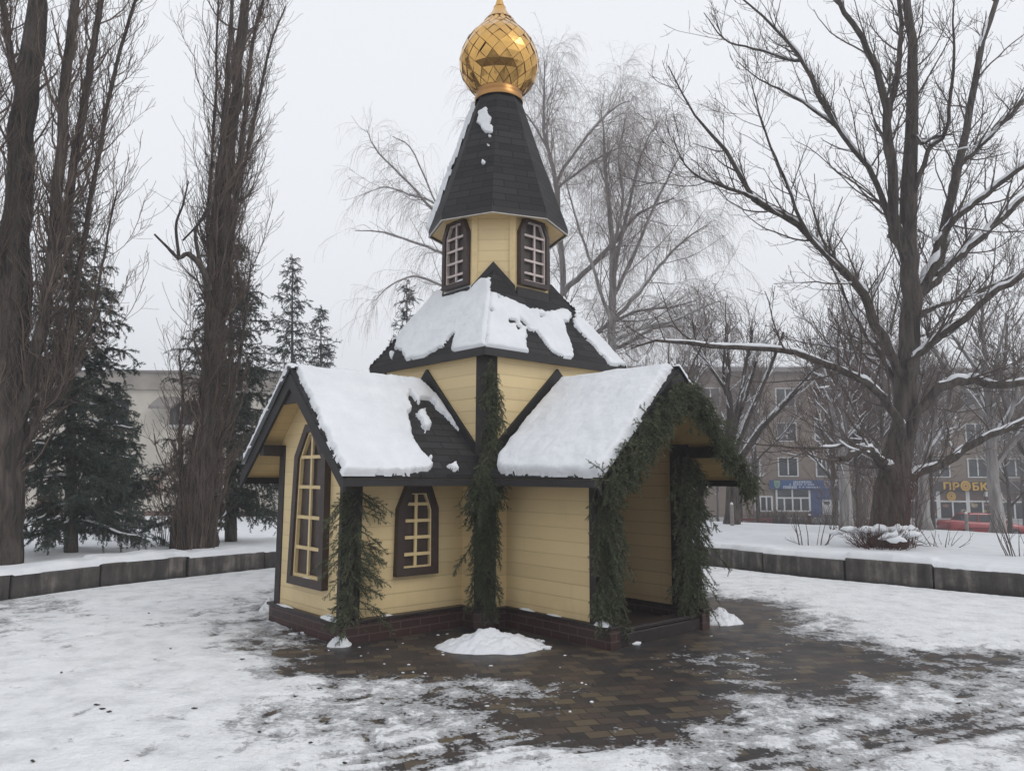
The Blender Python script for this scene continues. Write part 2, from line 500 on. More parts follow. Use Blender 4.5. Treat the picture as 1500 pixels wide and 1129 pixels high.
# ---- corner boards
def board(a_, b_, name='corner_board', mat=M['dark_wood']):
    return MB().box(a_, b_).build(name, mat, chapel, bevel=0.004)
board((L - 0.21, wL - 0.045, zp), (L + 0.014, wL + 0.014, ZW - 0.02))
board((L - 0.06, -wL - 0.014, zp), (L + 0.014, -wL + 0.11, 1.93))
board((wR - 0.20, R - 0.06, zp), (wR + 0.010, R + 0.03, ZW - 0.02), 'porch_post')
board((-wR - 0.012, R - 0.06, zp), (-wR + 0.24, R + 0.03, ZW - 0.02), 'porch_post')
# wall plates that carry the rakes
for s in (-1, 1):
    board((L + 0.014, s * (wL - 0.02) - 0.05, 1.81), (L + gL - 0.03, s * (wL - 0.02) + 0.05, 1.93), 'wall_plate')
    board((s * (wR - 0.03) - 0.05, R + 0.03, 1.81), (s * (wR - 0.03) + 0.05, R + gR - 0.03, 1.93), 'wall_plate')

# ---- wing roofs
def wing_roof(axis, k, er, l0, l1):
    """axis 0: the wing runs along local x (v is y); axis 1: along local y."""
    def P(l, v, z): return (l, v, z) if axis == 0 else (v, l, z)
    th = 0.045
    roofs = {}
    for s in (-1, 1):
        b = MB()
        b.prism([P(l0, 0, ZR), P(l1, 0, ZR), P(l1, s * er, ZE), P(l0, s * er, ZE)], (0, 0, -th))
        ro = b.build('wing_roof', M['shingle'], chapel)
        roofs[s] = ro
        b = MB()
        z1 = lambda v: ZR - k * v - th - 0.002
        b.prism([P(l0, 0.0, z1(0.0)), P(l1 - 0.01, 0.0, z1(0.0)), P(l1 - 0.01, s * (er - 0.01), z1(er - 0.01)), P(l0, s * (er - 0.01), z1(er - 0.01))], (0, 0, -0.022))
        b.build('soffit', M['soffit'], ro)
        # rake board
        b = MB()
        b.prism([P(l1 - 0.028, 0, ZR - th - 0.002), P(l1 - 0.028, s * er, ZE - th - 0.002), P(l1 - 0.028, s * er, ZE - th - 0.125), P(l1 - 0.028, 0, ZR - th - 0.16)], P(0.030, 0, 0))
        b.build('rake_board', M['flash'], ro)
        # eave fascia
        b = MB()
        y0, y1 = sorted((s * (er - 0.022), s * (er + 0.002)))
        if axis == 0: b.box((l0 + 0.01, y0, ZE - 0.118), (l1 - 0.029, y1, ZE - th - 0.003))
        else: b.box((y0, l0 + 0.01, ZE - 0.118), (y1, l1 - 0.029, ZE - th - 0.003))
        b.build('fascia', M['flash'], ro)
        b = MB()   # level board closing the eave underneath
        z0 = ZE - 0.100
        v0 = er - 0.022; v1 = (wL if axis == 0 else wR) + 0.015
        lw = L if axis == 0 else R
        y0, y1 = sorted((s * v0, s * (v0 - 0.06)))
        if axis == 0: b.box((l0 + 0.01, y0, z0), (l1 - 0.03, y1, z0 + 0.02))
        else: b.box((y0, l0 + 0.01, z0), (y1, l1 - 0.03, z0 + 0.02))
        b.build('eave_strip', M['flash'], ro)
    # gusset under the ridge
    b = MB(); h = 0.20
    b.prism([P(l1 - 0.052, 0, ZR - th - 0.01), P(l1 - 0.052, h, ZR - th - 0.01 - k * h - .02), P(l1 - 0.052, h, ZR - 0.36), P(l1 - 0.052, -h, ZR - 0.36), P(l1 - 0.052, -h, ZR - th - 0.01 - k * h - .02)], P(0.022, 0, 0))
    b.build('ridge_gusset', M['dark_wood'], chapel)
    # flashing board on the body wall
    for s in (-1, 1):
        b = MB()
        b.prism([P(c + 0.004, 0, ZR - 0.02), P(c + 0.004, 0, ZR + 0.165), P(c + 0.004, s * (a + 0.0), ZR - k * a + 0.115), P(c + 0.004, s * a, ZR - k * a - 0.02)], P(0.026, 0, 0))
        b.build('flashing', M['flash'], chapel)
    return roofs
roofL = wing_roof(0, KL, ER, c, L + gL)
roofR = wing_roof(1, KR, ERr, c, R + gR)

# ---- central pyramid roof
CE, ZCE, KC = 1.178, 3.0, 1.61
b = MB()
top = 0.50; zt = ZCE + KC * (CE - top)
cc = [(1, 1), (-1, 1), (-1, -1), (1, -1)]
for i in range(4):
    x0, y0 = cc[i]; x1, y1 = cc[(i + 1) % 4]
    b.add([(x0 * CE, y0 * CE, ZCE), (x1 * CE, y1 * CE, ZCE), (x1 * top, y1 * top, zt), (x0 * top, y0 * top, zt)], [(0, 1, 2, 3)])
croof = b.build('central_roof', M['shingle'], chapel)
b = MB()
b.ring([(x * CE, y * CE, ZCE - 0.10) for x, y in cc], [(x * (CE - 0.03), y * (CE - 0.03), ZCE - 0.10) for x, y in cc], (0, 0, 0.098))
b.build('fascia', M['flash'], croof)
b = MB()
b.ring([(x * (CE - 0.03), y * (CE - 0.03), ZCE - 0.075) for x, y in cc], [(x * (c - 0.02), y * (c - 0.02), ZCE - 0.075) for x, y in cc], (0, 0, 0.02))
b.build('soffit', M['soffit'], croof)

# ---- drum
RD = 0.704; AP = RD * math.cos(PI / 8)
def octv(r, k, off=PI / 8): an = off + k * PI / 4; return (r * math.cos(an), r * math.sin(an))
drum_f = []
for k in range(8):
    (x0, y0), (x1, y1) = octv(RD, k - 1), octv(RD, k)
    wx = [(x0, y0, 3.60), (x1, y1, 3.60), (x1, y1, 4.84), (x0, y0, 4.84)]
    n = np.array([math.cos(k * PI / 4), math.sin(k * PI / 4), 0])
    b = MB().prism(wx, -n * 0.05)
    b.build('drum_wall', M['yellow'], chapel)
    # narrow corner boards left and right on this face
    t3 = np.array([-n[1], n[0], 0]); hw = RD * math.sin(PI / 8)
    if k % 2 == 1:
        for s in (-1, 1):
            MB().obox(n * (AP + 0.008) + t3 * s * (hw - 0.035) + np.array([0, 0, 4.33]), t3 * 0.035, n * 0.009, (0, 0, 0.51)).build('corner_board', M['yellow_trim'], chapel)
    # dark band where the drum meets the roof
    zr = lambda p: ZCE + KC * (CE - max(abs(p[0]), abs(p[1])))
    xs = np.linspace(-hw, hw, 3)
    lo = [n * (AP + 0.018) + t3 * q for q in xs]
    poly = [np.array([p[0], p[1], zr(p) - 0.12]) for p in lo] + [np.array([p[0], p[1], zr(p) + 0.075]) for p in lo[::-1]]
    MB().prism(poly, n * 0.022).build('drum_band', M['flash'], chapel)
# ---- spire
RS, ZS, RT, ZT = 0.924, 4.747, 0.295, 6.64
def sv(r, k): an = k * PI / 4; return (r * math.cos(an), r * math.sin(an))
b = MB()
prof = [(RS, ZS + 0.085), (0.70, ZS + 0.70), (0.50, ZS + 1.28), (RT, ZT)]
for k in range(8):
    for (r0, z0), (r1, z1) in zip(prof[:-1], prof[1:]):
        b.add([(*sv(r0, k), z0), (*sv(r0, k + 1), z0), (*sv(r1, k + 1), z1), (*sv(r1, k), z1)], [(0, 1, 2, 3)])
spire = b.build('spire_roof', M['shingle'], chapel)
b = MB()
b.ring([(*sv(RS, k), ZS) for k in range(8)], [(*sv(RS - 0.03, k), ZS) for k in range(8)], (0, 0, 0.084))
b.build('fascia', M['flash'], spire)
b = MB()
b.ring([(*sv(RS + 0.006, k), ZS - 0.004) for k in range(8)], [(*sv(RS - 0.012, k), ZS - 0.004) for k in range(8)], (0, 0, 0.012))
b.build('drip_edge', mat_plain('pale_metal_edge', (0.45, 0.42, 0.38), 0.4), spire)
b = MB()
b.ring([(*sv(RS - 0.03, k), ZS + 0.02) for k in range(8)], [(*sv(0.55, k), ZS + 0.06) for k in range(8)], (0, 0, 0.02))
b.build('soffit', M['soffit'], spire)

# ---- windows
def window(origin, ex, en, outer, fw, depth, bars_h, bar_v, mats, parent=chapel, proud=0.028, bw=0.028):
    """outer: 6-gon (x, z) from bottom-left anticlockwise; origin local point; ex in-plane horizontal; en outward normal"""
    O = np.array(origin, float); ex = np.array(ex, float); en = np.array(en, float)
    q = lambda x, z, d=0.0: O + ex * x + np.array([0, 0, z]) + en * d
    cx = np.mean([p[0] for p in outer]); zs = [p[1] for p in outer]
    # inset the outline
    n = len(outer); inner = []
    for i in range(n):
        p0 = np.array(outer[i - 1]); p1 = np.array(outer[i]); p2 = np.array(outer[(i + 1) % n])
        d1 = (p1 - p0) / np.linalg.norm(p1 - p0); d2 = (p2 - p1) / np.linalg.norm(p2 - p1)
        n1 = np.array([-d1[1], d1[0]]); n2 = np.array([-d2[1], d2[0]])
        A = np.array([n1, n2]); inner.append(np.linalg.solve(A, np.array([n1 @ p1 + fw, n2 @ p1 + fw])))
    wf = mats['frame']; wi = mats['inner']
    win = MB().prism([q(*p, 0.002) for p in inner], en * 0.006).build('window', mats['pane'], parent)
    MB().ring([q(*p, -0.002) for p in outer], [q(*p, -0.002) for p in inner], en * (proud + depth)).build('window_frame', wf, win)
    # inner lining
    inner2 = [np.array(p) * 1.0 for p in inner]
    ctr = np.mean(inner, axis=0)
    lin = [ctr + (p - ctr) * np.array([0.90, 0.965]) for p in inner]
    MB().ring([q(*p, 0.009) for p in inner], [q(*p, 0.009) for p in lin], en * (depth * 0.8)).build('window_lining', wi, win)
    b = MB()
    def xr(z):
        xs = []
        for i in range(n):
            a_, b_ = lin[i], lin[(i + 1) % n]
            if (a_[1] - z) * (b_[1] - z) < 0:
                xs.append(a_[0] + (b_[0] - a_[0]) * (z - a_[1]) / (b_[1] - a_[1]))
        return min(xs), max(xs)
    for z in bars_h:
        x0, x1 = xr(z)
        b.obox(q((x0 + x1) / 2, z, depth * 0.8), ex * ((x1 - x0) / 2 - .001), en * 0.011, (0, 0, bw / 2))
    zb, zt_ = min(p[1] for p in lin), max(p[1] for p in lin)
    b.obox(q(bar_v, (zb + zt_) / 2, depth * 0.8 - 0.003), ex * bw / 2, en * 0.010, (0, 0, (zt_ - zb) / 2 - .001))
    b.build('muntin', wi, win)
    return win
MW = {'frame': M['frame'], 'inner': M['yellow_trim'], 'pane': M['pane']}
MD = {'frame': M['frame'], 'inner': M['grey_frame'], 'pane': M['pane']}
E1, E2, EZ = np.array([1., 0, 0]), np.array([0, 1., 0]), np.array([0, 0, 1.])
# tall window of the gable wall (x along +v)
window((L, 0, 0), E2, E1, [(-0.31, 0.475), (0.46, 0.475), (0.445, 1.80), (0.15, 2.13), (-0.02, 2.13), (-0.24, 1.80)], 0.085, 0.045, [0.86, 1.17, 1.48, 1.79], 0.10, MW, bw=0.034)
# side window on the near wall of the left wing (x along -u so that it runs left to right)
window((1.71, wL, 0), -E1, E2, [(-0.26, 0.585), (0.26, 0.585), (0.25, 1.265), (0.155, 1.50), (-0.145, 1.50), (-0.25, 1.265)], 0.08, 0.045, [0.80, 0.97, 1.14, 1.31], -0.02, MW, bw=0.032)
for n3, e3, in ((E1, E2), (E2, -E1), (-E1, -E2), (-E2, E1)):
    window(n3 * AP, e3, n3, [(-0.245, 3.93), (0.245, 3.93), (0.245, 4.61), (0.15, 4.80), (-0.15, 4.80), (-0.245, 4.61)], 0.056, 0.05, [4.09, 4.25, 4.41, 4.57], 0.01, MD, bw=0.026)

# ---- onion dome
def zpx(y): return 7.157 - (y / 6.272 - 95) * 0.0098
kpx = 0.001395
prof = [(0.325, zpx(955)), (0.332, zpx(930)), (0.320, zpx(905)), (0.308, zpx(880)), (0.312, zpx(862))]
tile_prof = [(865, 215), (760, 318), (690, 352), (620, 370), (550, 368), (480, 345), (400, 297), (345, 224), (300, 168), (262, 138), (238, 118)]
ys = np.array([p[0] for p in tile_prof], float); rs = np.array([p[1] for p in tile_prof]) * kpx * 1.045
lift = lambda y: float(np.interp(-y, [-480, -400, -345, -300, -262, -238], [0, .025, .055, .08, .095, .10]))
zs_ = np.array([zpx(y) + lift(y) for y in ys])
def mat_gold(name, rough, c=(0.74, 0.44, 0.14)):
    m, t, bb = new_mat(name); k = NT(t)
    f = k.noise(k.obj(), 5, 3)
    k.l(k.ramp(f, [(0.3, tuple(x * 0.85 for x in c)), (0.7, c)]), bb.inputs['Base Color'])
    bb.inputs['Metallic'].default_value = 1.0; bb.inputs['Roughness'].default_value = rough
    k.l(k.bump(k.noise(k.obj(), 7, 2), 0.12, 0.02), bb.inputs['Normal'])
    return m
GOLD = mat_gold('gold_leaf_metal', 0.13); GOLD_D = mat_gold('dull_gold_seam', 0.35, (0.20, 0.10, 0.035))
GOLD_R = mat_gold('copper_gold_ring', 0.34, (0.46, 0.25, 0.095))
b = MB(); b.lathe([(rs[i] - 0.030, zs_[i]) for i in range(len(rs))], 48)
dome = b.build('onion_dome', GOLD_D, chapel, smooth=True)
NC = 18
rows = 12
zz = np.linspace(zs_[0], zs_[-1] - 0.02, 400); rr = np.interp(zz, zs_, rs)
cs = CubicS = None
arc = np.concatenate([[0], np.cumsum(np.hypot(np.diff(zz), np.diff(rr)))])
# rows get shorter where the dome narrows
tt_ = np.linspace(0, 1, rows + 1)
za = np.interp(tt_ * arc[-1], arc, zz); ra = np.interp(za, zz, rr)
rng = np.random.default_rng(5)
b = MB(); sm = []
def nodep(k, j):
    an = (j + 0.5 * (k % 2)) * 2 * PI / NC
    return np.array([ra[k] * math.cos(an), ra[k] * math.sin(an), za[k]]), an
for k in range(0, rows):
    for j in range(NC):
        jj = j if k % 2 == 0 else j
        pl_, _ = nodep(k, j); pr_, _ = nodep(k, j + 1)
        am = (j + 0.5 * (k % 2) + 0.5) * 2 * PI / NC
        pt = np.array([ra[k + 1] * math.cos(am), ra[k + 1] * math.sin(am), za[k + 1]])
        if k > 0: pb = np.array([ra[k - 1] * math.cos(am), ra[k - 1] * math.sin(am), za[k - 1]])
        else: pb = (pl_ + pr_) / 2
        ctr = (pl_ + pr_ + pt + pb) / 4
        on = np.array([math.cos(am), math.sin(am), 0])
        pm = (pl_ + pr_) / 2 * np.array([1, 1, 1]); pm = pm / np.linalg.norm(pm[:2]) * 1.0 if False else pm
        mid = np.array([ra[k] * math.cos(am), ra[k] * math.sin(am), za[k]])
        tilt = rng.normal(0, 0.0044, 4)
        P4 = [ctr + (p - ctr) * 0.985 + on * (t_2 + 0.003) for p, t_2 in zip((pb, pr_, pt, pl_), tilt)]
        mm = ctr * 0.3 + mid * 0.7 + on * (0.001 + rng.normal(0, 0.002))
        b.add(P4 + [mm], [(0, 1, 4), (1, 2, 4), (2, 3, 4), (3, 0, 4)])
b.build('gold_scales', GOLD, dome)
b = MB()
for k in range(rows):
    for j in range(NC):
        p0 = nodep(k, j)[0]
        for dj in ((0, -1) if k % 2 == 0 else (0, 1)):
            p1 = nodep(k + 1, j + dj)[0]
            V_, F_ = tubes(np.array([[p0 * [1.004, 1.004, 1], p1 * [1.004, 1.004, 1]]]), np.array([[0.0048, 0.0048]]), 5)
            b.add(V_, F_)
b.build('seams', GOLD_D, dome)
b = MB(); b.lathe(prof, 48); b.build('dome_collar', GOLD_R, dome, smooth=True)
b = MB()
for dx in (-1, 1):
    pass
fin = [(0.150, zpx(272)), (0.212, zpx(268)), (0.205, zpx(262)), (0.176, zpx(240)), (0.148, zpx(215)), (0.116, zpx(185)), (0.100, zpx(165)), (0.080, zpx(134)), (0.084, zpx(130)), (0.072, zpx(126)), (0.055, zpx(90)), (0.038, zpx(50)), (0.022, zpx(0)), (0.012, zpx(-60)), (0.0, zpx(-75))]
fin = [(r_, z_ + 0.10) for r_, z_ in fin]
b.lathe(fin, 16); b.build('finial', mat_gold('finial_gold', 0.2), dome, smooth=False)

# ---- snow lying on the roofs
def snow_on(parent, P0, e1, e2, polys, T, seed, res=0.014, clip=None, edge=0.05, rough=0.016, holes=()):
    """polys in chapel-local 3-D points on the plane through P0 spanned by unit e1, e2."""
    P0, e1, e2 = np.array(P0, float), np.array(e1, float), np.array(e2, float)
    n = np.cross(e1, e2); n /= np.linalg.norm(n)
    if n[2] < 0: n = -n
    pp = [np.array([((np.array(p) - P0) @ e1, (np.array(p) - P0) @ e2) for p in poly]) for poly in polys]
    allp = np.vstack(pp); lo = allp.min(0) - 0.06; hi = allp.max(0) + 0.06
    xs = np.arange(lo[0], hi[0], res); ys_ = np.arange(lo[1], hi[1], res)
    X, Y = np.meshgrid(xs, ys_, indexing='ij')
    sd = np.full(X.shape, -1e9)
    for q in pp: sd = np.maximum(sd, poly_sdf(X, Y, q))
    sd = sd + (fnoise(X * 14, Y * 14, seed, 3) - 0.5) * rough * 2.2 + (fnoise(X * 50, Y * 50, seed + 3, 2) - 0.5) * rough
    for q in holes:
        hq = np.array([((np.array(p) - P0) @ e1, (np.array(p) - P0) @ e2) for p in q])
        sd = np.minimum(sd, -poly_sdf(X, Y, hq) + (fnoise(X * 40, Y * 40, seed + 77, 2) - 0.5) * 0.03)
    if clip is not None:
        cq = np.array([((np.array(p) - P0) @ e1, (np.array(p) - P0) @ e2) for p in clip])
        sd = np.minimum(sd, poly_sdf(X, Y, cq))
    u = np.clip(sd / edge, 0, 1)
    h = T * np.sqrt(np.clip(1 - (1 - u) ** 2, 0, 1)) * (0.80 + 0.4 * fnoise(X * 3, Y * 3, seed + 9, 3)) + 0.022 * (fnoise(X * 9, Y * 9, seed + 5, 4) - 0.5) * u
    h = np.where(sd > 0, h + 0.004, -0.012)
    V = P0 + X[..., None] * e1 + Y[..., None] * e2 + h[..., None] * n
    keep = sd > -res * 1.5
    nx, ny = X.shape
    idx = np.arange(nx * ny).reshape(nx, ny)
    k4 = (keep[:-1, :-1] & keep[1:, :-1] & keep[1:, 1:] & keep[:-1, 1:]) & ((sd[:-1, :-1] > 0) | (sd[1:, :-1] > 0) | (sd[1:, 1:] > 0) | (sd[:-1, 1:] > 0))
    F = np.stack([idx[:-1, :-1][k4], idx[1:, :-1][k4], idx[1:, 1:][k4], idx[:-1, 1:][k4]], 1)
    used = np.unique(F); rm = np.full(nx * ny, -1); rm[used] = np.arange(len(used))
    Vf = V.reshape(-1, 3)[used]; F = rm[F]
    if np.cross(e1, e2) @ n < 0: F = F[:, ::-1]
    return mesh_np('snow_cover', Vf, F, M['snow'], parent, smooth=True, kind='stuff')

def pxpoly(pts, n, d): return [onplane(x, y, n, d) for x, y in pts]
# left wing, near slope
pn = (0, KL, 1)
base = [(430, 534), (569, 547), (604, 548), (606, 549), (613, 556.5), (624, 569), (633.5, 578), (639.5, 581), (649, 597.5), (661, 613), (674.5, 634.5), (668.6, 628.6), (657, 615), (641, 600), (629.7, 587.7), (616, 586.7), (613, 591.6), (606, 586), (598.5, 575), (596.5, 586), (600.4, 597.5), (595.5, 613), (599.5, 621), (600, 632.5), (607, 650), (616, 664), (626, 675.4), (634.5, 683), (626, 689), (598.5, 694), (503, 696)]
isl = [[(612, 600), (628, 600), (620, 604), (631.6, 624.8), (622, 634.5), (618, 625), (611, 611)], [(626.7, 669.6), (633.6, 673.5), (628.7, 677.4)], [(655, 683), (664.8, 681), (672.5, 690), (664.8, 691)]]
sl = math.sqrt(1 + KL * KL)
polys = [pxpoly(base, pn, ZR)] + [pxpoly(q, pn, ZR) for q in isl]
# keep the ridge and rake edges exact
Lx = L + gL
clip = [(c + 0.03, -0.02, ZR + KL * 0.02), (Lx + 0.015, -0.02, ZR + KL * 0.02), (Lx + 0.015, ER + 0.015, ZE), (c + 0.03, ER + 0.015, ZE)]
snow_on(roofL[1], (c, 0, ZR), (1, 0, 0), (0, 1 / sl, -KL / sl), polys, 0.055, 11, clip=clip, edge=0.028, rough=0.024)
# left wing, far slope (whole)
q4 = [(c + 0.1, 0.02, ZR + KL * .02), (Lx + 0.035, 0.02, ZR + KL * .02), (Lx + 0.035, -ER + .12, ZE + KL * .12), (c + 0.1, -ER + .12, ZE + KL * .12)]
snow_on(roofL[-1], (c, 0, ZR), (1, 0, 0), (0, -1 / sl, -KL / sl), [q4], 0.085, 21, res=0.02, edge=0.03)
# right wing
slr = math.sqrt(1 + KR * KR); pr = (KR, 0, 1)
base = [(838, 548), (982, 530), (990, 532), (884, 700), (882, 697), (735, 694), (731, 688), (733, 675), (748.5, 652.6), (771, 624), (797, 590.7), (824, 560)]
Ry = R + gR
clip = [(-0.02, c + 0.03, ZR + .02 * KR), (-0.02, Ry + 0.01, ZR + .02 * KR), (ERr + 0.02, Ry + 0.01, ZE - .02 * KR), (ERr + 0.02, c + 0.03, ZE - .02 * KR)]
snow_on(roofR[1], (0, c, ZR), (0, 1, 0), (1 / slr, 0, -KR / slr), [pxpoly(base, pr, ZR)], 0.085, 31, clip=clip, edge=0.06)
q4 = [(0.01, c + 0.1, ZR), (0.01, Ry, ZR), (-ERr, Ry, ZE), (-ERr, c + 0.1, ZE)]
snow_on(roofR[-1], (0, c, ZR), (0, 1, 0), (-1 / slr, 0, -KR / slr), [q4], 0.07, 41, res=0.03)
# central roof
slc = math.sqrt(1 + KC * KC); D0 = ZCE + KC * CE
ut = 0.60; zt6 = ZCE + KC * (CE - ut)
fu = [(CE, -CE, ZCE), (CE, CE, ZCE), (ut - .1, ut - .1, zt6 + .1 * KC), (ut - .1, -ut + .1, zt6 + .1 * KC)]
fv = [(-CE, CE, ZCE), (CE, CE, ZCE), (ut - .1, ut - .1, zt6 + .1 * KC), (-ut + .1, ut - .1, zt6 + .1 * KC)]
pu = [[(717.5, 408), (719, 430), (719, 464), (716, 513), (713, 511.6), (686.8, 515.8), (664.4, 517), (664.4, 503), (668.6, 487.8), (661.6, 492), (650.4, 507.4), (633.6, 517), (616.8, 525.6), (595.8, 528.4), (590.2, 514.4), (580, 511.6), (583, 497.6), (597.2, 472.4), (616.8, 444.4), (640, 425), (653, 427), (686.8, 418), (703.6, 411)],
      [(572, 517), (577.6, 515.8), (573.4, 531)]]
snow_on(croof, (CE, 0, ZCE), (0, 1, 0), (-1 / slc, 0, KC / slc), [pxpoly(q, (KC, 0, 1), D0) for q in pu], 0.036, 51, clip=[(x + 0.012, y, z) for x, y, z in fu], edge=0.028, rough=0.030)
pv = [[(713, 427), (717.6, 427.6), (726, 430.4), (742.8, 438.8), (762.4, 447.2), (782, 454.2), (801.6, 457), (826.8, 453.4), (836.6, 461.2), (832.4, 472.4), (824, 471), (831, 492), (840.8, 524.2), (826.8, 524.2), (812.8, 520), (798.8, 503.2), (787.6, 487.8), (770.8, 482.2), (768, 497.6), (772.2, 515.8), (737.2, 514.4), (711, 512)],
      [(840.8, 455.6), (850.6, 466.8), (866, 478), (894, 497.6), (960, 532), (930, 536), (894, 535.4), (880, 520), (863.2, 500.4), (852, 492), (840.8, 476.6)]]
snow_on(croof, (0, CE, ZCE), (1, 0, 0), (0, -1 / slc, KC / slc), [pxpoly(q, (0, KC, 1), D0) for q in pv], 0.032, 61, clip=[(x, y + 0.012, z) for x, y, z in fv], edge=0.028, rough=0.034, holes=[pxpoly(q, (0, KC, 1), D0) for q in ([(744, 468.5), (755, 470.5), (757, 475), (745, 474)], [(760, 465.8), (766, 472), (773, 479), (767, 480), (761, 474)], [(754.4, 475.6), (763.4, 480.8), (757, 485)], [(715.5, 451.8), (723.4, 455), (718.5, 458)], [(727, 434), (733, 437), (729, 439)], [(788, 462), (796, 464), (790, 466)])])
for s, ax in ((-1, 0), (-1, 1)):
    if ax == 0: P0, e1, e2, q = (-CE, 0, ZCE), (0, 1, 0), (1 / slc, 0, KC / slc), [(-CE, -CE, ZCE), (-CE, CE, ZCE), (-ut, ut, zt6), (-ut, -ut, zt6)]
    else: P0, e1, e2, q = (0, -CE, ZCE), (1, 0, 0), (0, 1 / slc, KC / slc), [(-CE, -CE, ZCE), (CE, -CE, ZCE), (ut, -ut, zt6), (-ut, -ut, zt6)]
    snow_on(croof, P0, e1, e2, [q], 0.06, 71 + ax, res=0.03, edge=0.06)
# spire: left faces hold a snow strip, a patch and crumbs on the front-left face
def face_basis(k):
    p0 = np.array([*sv(RS, k), ZS + 0.085]); p1 = np.array([*sv(RS, k + 1), ZS + 0.085])
    q0 = np.array([*sv(RT, k), ZT]); q1 = np.array([*sv(RT, k + 1), ZT])
    e1 = (p1 - p0) / np.linalg.norm(p1 - p0); m = (q0 + q1) / 2 - (p0 + p1) / 2; e2 = m / np.linalg.norm(m)
    return (p0 + p1) / 2, e1, e2, p0, p1, q0, q1
P0, e1, e2, p0, p1, q0, q1 = face_basis(0)       # front left face (between u and the diagonal)
# find the face that fits the photo pixels
n = np.cross(e1, e2); n /= np.linalg.norm(n)
d0 = n @ P0
def circ(x, y, r): return [(x + r * math.cos(i * PI / 4), y + r * 1.2 * math.sin(i * PI / 4)) for i in range(8)]
sp = [[(700, 163), (711.5, 159), (719, 174.6), (721, 194), (711.5, 194), (700, 178.5)], circ(717, 199, 1.6), circ(715.5, 213, 1.9), circ(708.4, 237, 2.2)]
snow_on(spire, P0, e1, e2, [pxpoly(q, n, d0) for q in sp], 0.02, 81, res=0.008, edge=0.02, rough=0.022)
for k in (6, 5):
    P0, e1, e2, p0, p1, q0, q1 = face_basis(k)
    snow_on(spire, P0, e1, e2, [[p0 * .99 + q0 * .01, p1 * .99 + q1 * .01, q1, q0]], 0.11, 90 + k, res=0.03, edge=0.08, rough=0.03)
# ---- snow on plinth ledges and the gable window sill
def lump(name, cx, cy, z, rx, ry, h, seed, parent, mat=None, res=24):
    X, Y = np.meshgrid(np.linspace(-1, 1, res), np.linspace(-1, 1, res), indexing='ij')
    r = np.hypot(X, Y); edge = 0.78 + 0.4 * (fnoise(np.cos(np.arctan2(Y, X)) * 1.6 + seed, np.sin(np.arctan2(Y, X)) * 1.6, seed, 3) - 0.5)
    q = np.clip(1 - r / edge, 0, 1)
    H = h * q ** 0.6 * (0.55 + 0.9 * fnoise(X * 3.5, Y * 3.5, seed + 2, 4)) - 0.004
    V = np.stack([cx + X * rx, cy + Y * ry, z + H], -1).reshape(-1, 3)
    idx = np.arange(res * res).reshape(res, res)
    k4 = (q[:-1, :-1] > 0) | (q[1:, :-1] > 0) | (q[1:, 1:] > 0) | (q[:-1, 1:] > 0)
    F = np.stack([idx[:-1, :-1][k4], idx[1:, :-1][k4], idx[1:, 1:][k4], idx[:-1, 1:][k4]], 1)
    return mesh_np(name, V, F, mat or M['snow'], parent, smooth=True)
for (x, y, rx, ry, h, s) in ((L + 0.03, wL - .12, .05, .24, .05, 1), (L + 0.03, -wL + .3, .03, .28, .02, 2), (wR + .02, R + .12, .07, .12, .055, 3), (wR + .02, c + .35, .03, .16, .025, 4), (wR + .02, c + .75, .03, .14, .02, 6), (L - .5, wL + .06, .1, .03, .015, 5)):
    lump('ledge_snow', x, y, zp, rx, ry, h, s, chapel)
lump('ledge_snow', L + 0.03, 0.08, 0.56, 0.03, 0.24, 0.02, 8, chapel)
lump('ledge_snow', AP + 0.03, 0.10, 4.00, 0.03, 0.16, 0.035, 9, chapel)
# ================================================================== tubes, twigs, needles
def join(parts):
    V = []; F = {}; off = 0; 
    for v, f in parts:
        V.append(v); F.setdefault(f.shape[1], []).append(f + off); off += len(v)
    return np.vstack(V), [np.vstack(x) for x in F.values()]

def resample(pts, rad, n):
    """Catmull-Rom through pts, n samples"""
    p = np.asarray(pts, float); r = np.asarray(rad, float)
    q = np.vstack([2 * p[0] - p[1], p, 2 * p[-1] - p[-2]])
    t = np.linspace(0, len(p) - 1 - 1e-6, n); i = t.astype(int); f = (t - i)[:, None]
    a, b_, c_, d_ = q[i], q[i + 1], q[i + 2], q[i + 3]
    out = 0.5 * (2 * b_ + (c_ - a) * f + (2 * a - 5 * b_ + 4 * c_ - d_) * f ** 2 + (3 * b_ - a - 3 * c_ + d_) * f ** 3)
    return out, np.interp(t, np.arange(len(r)), r)

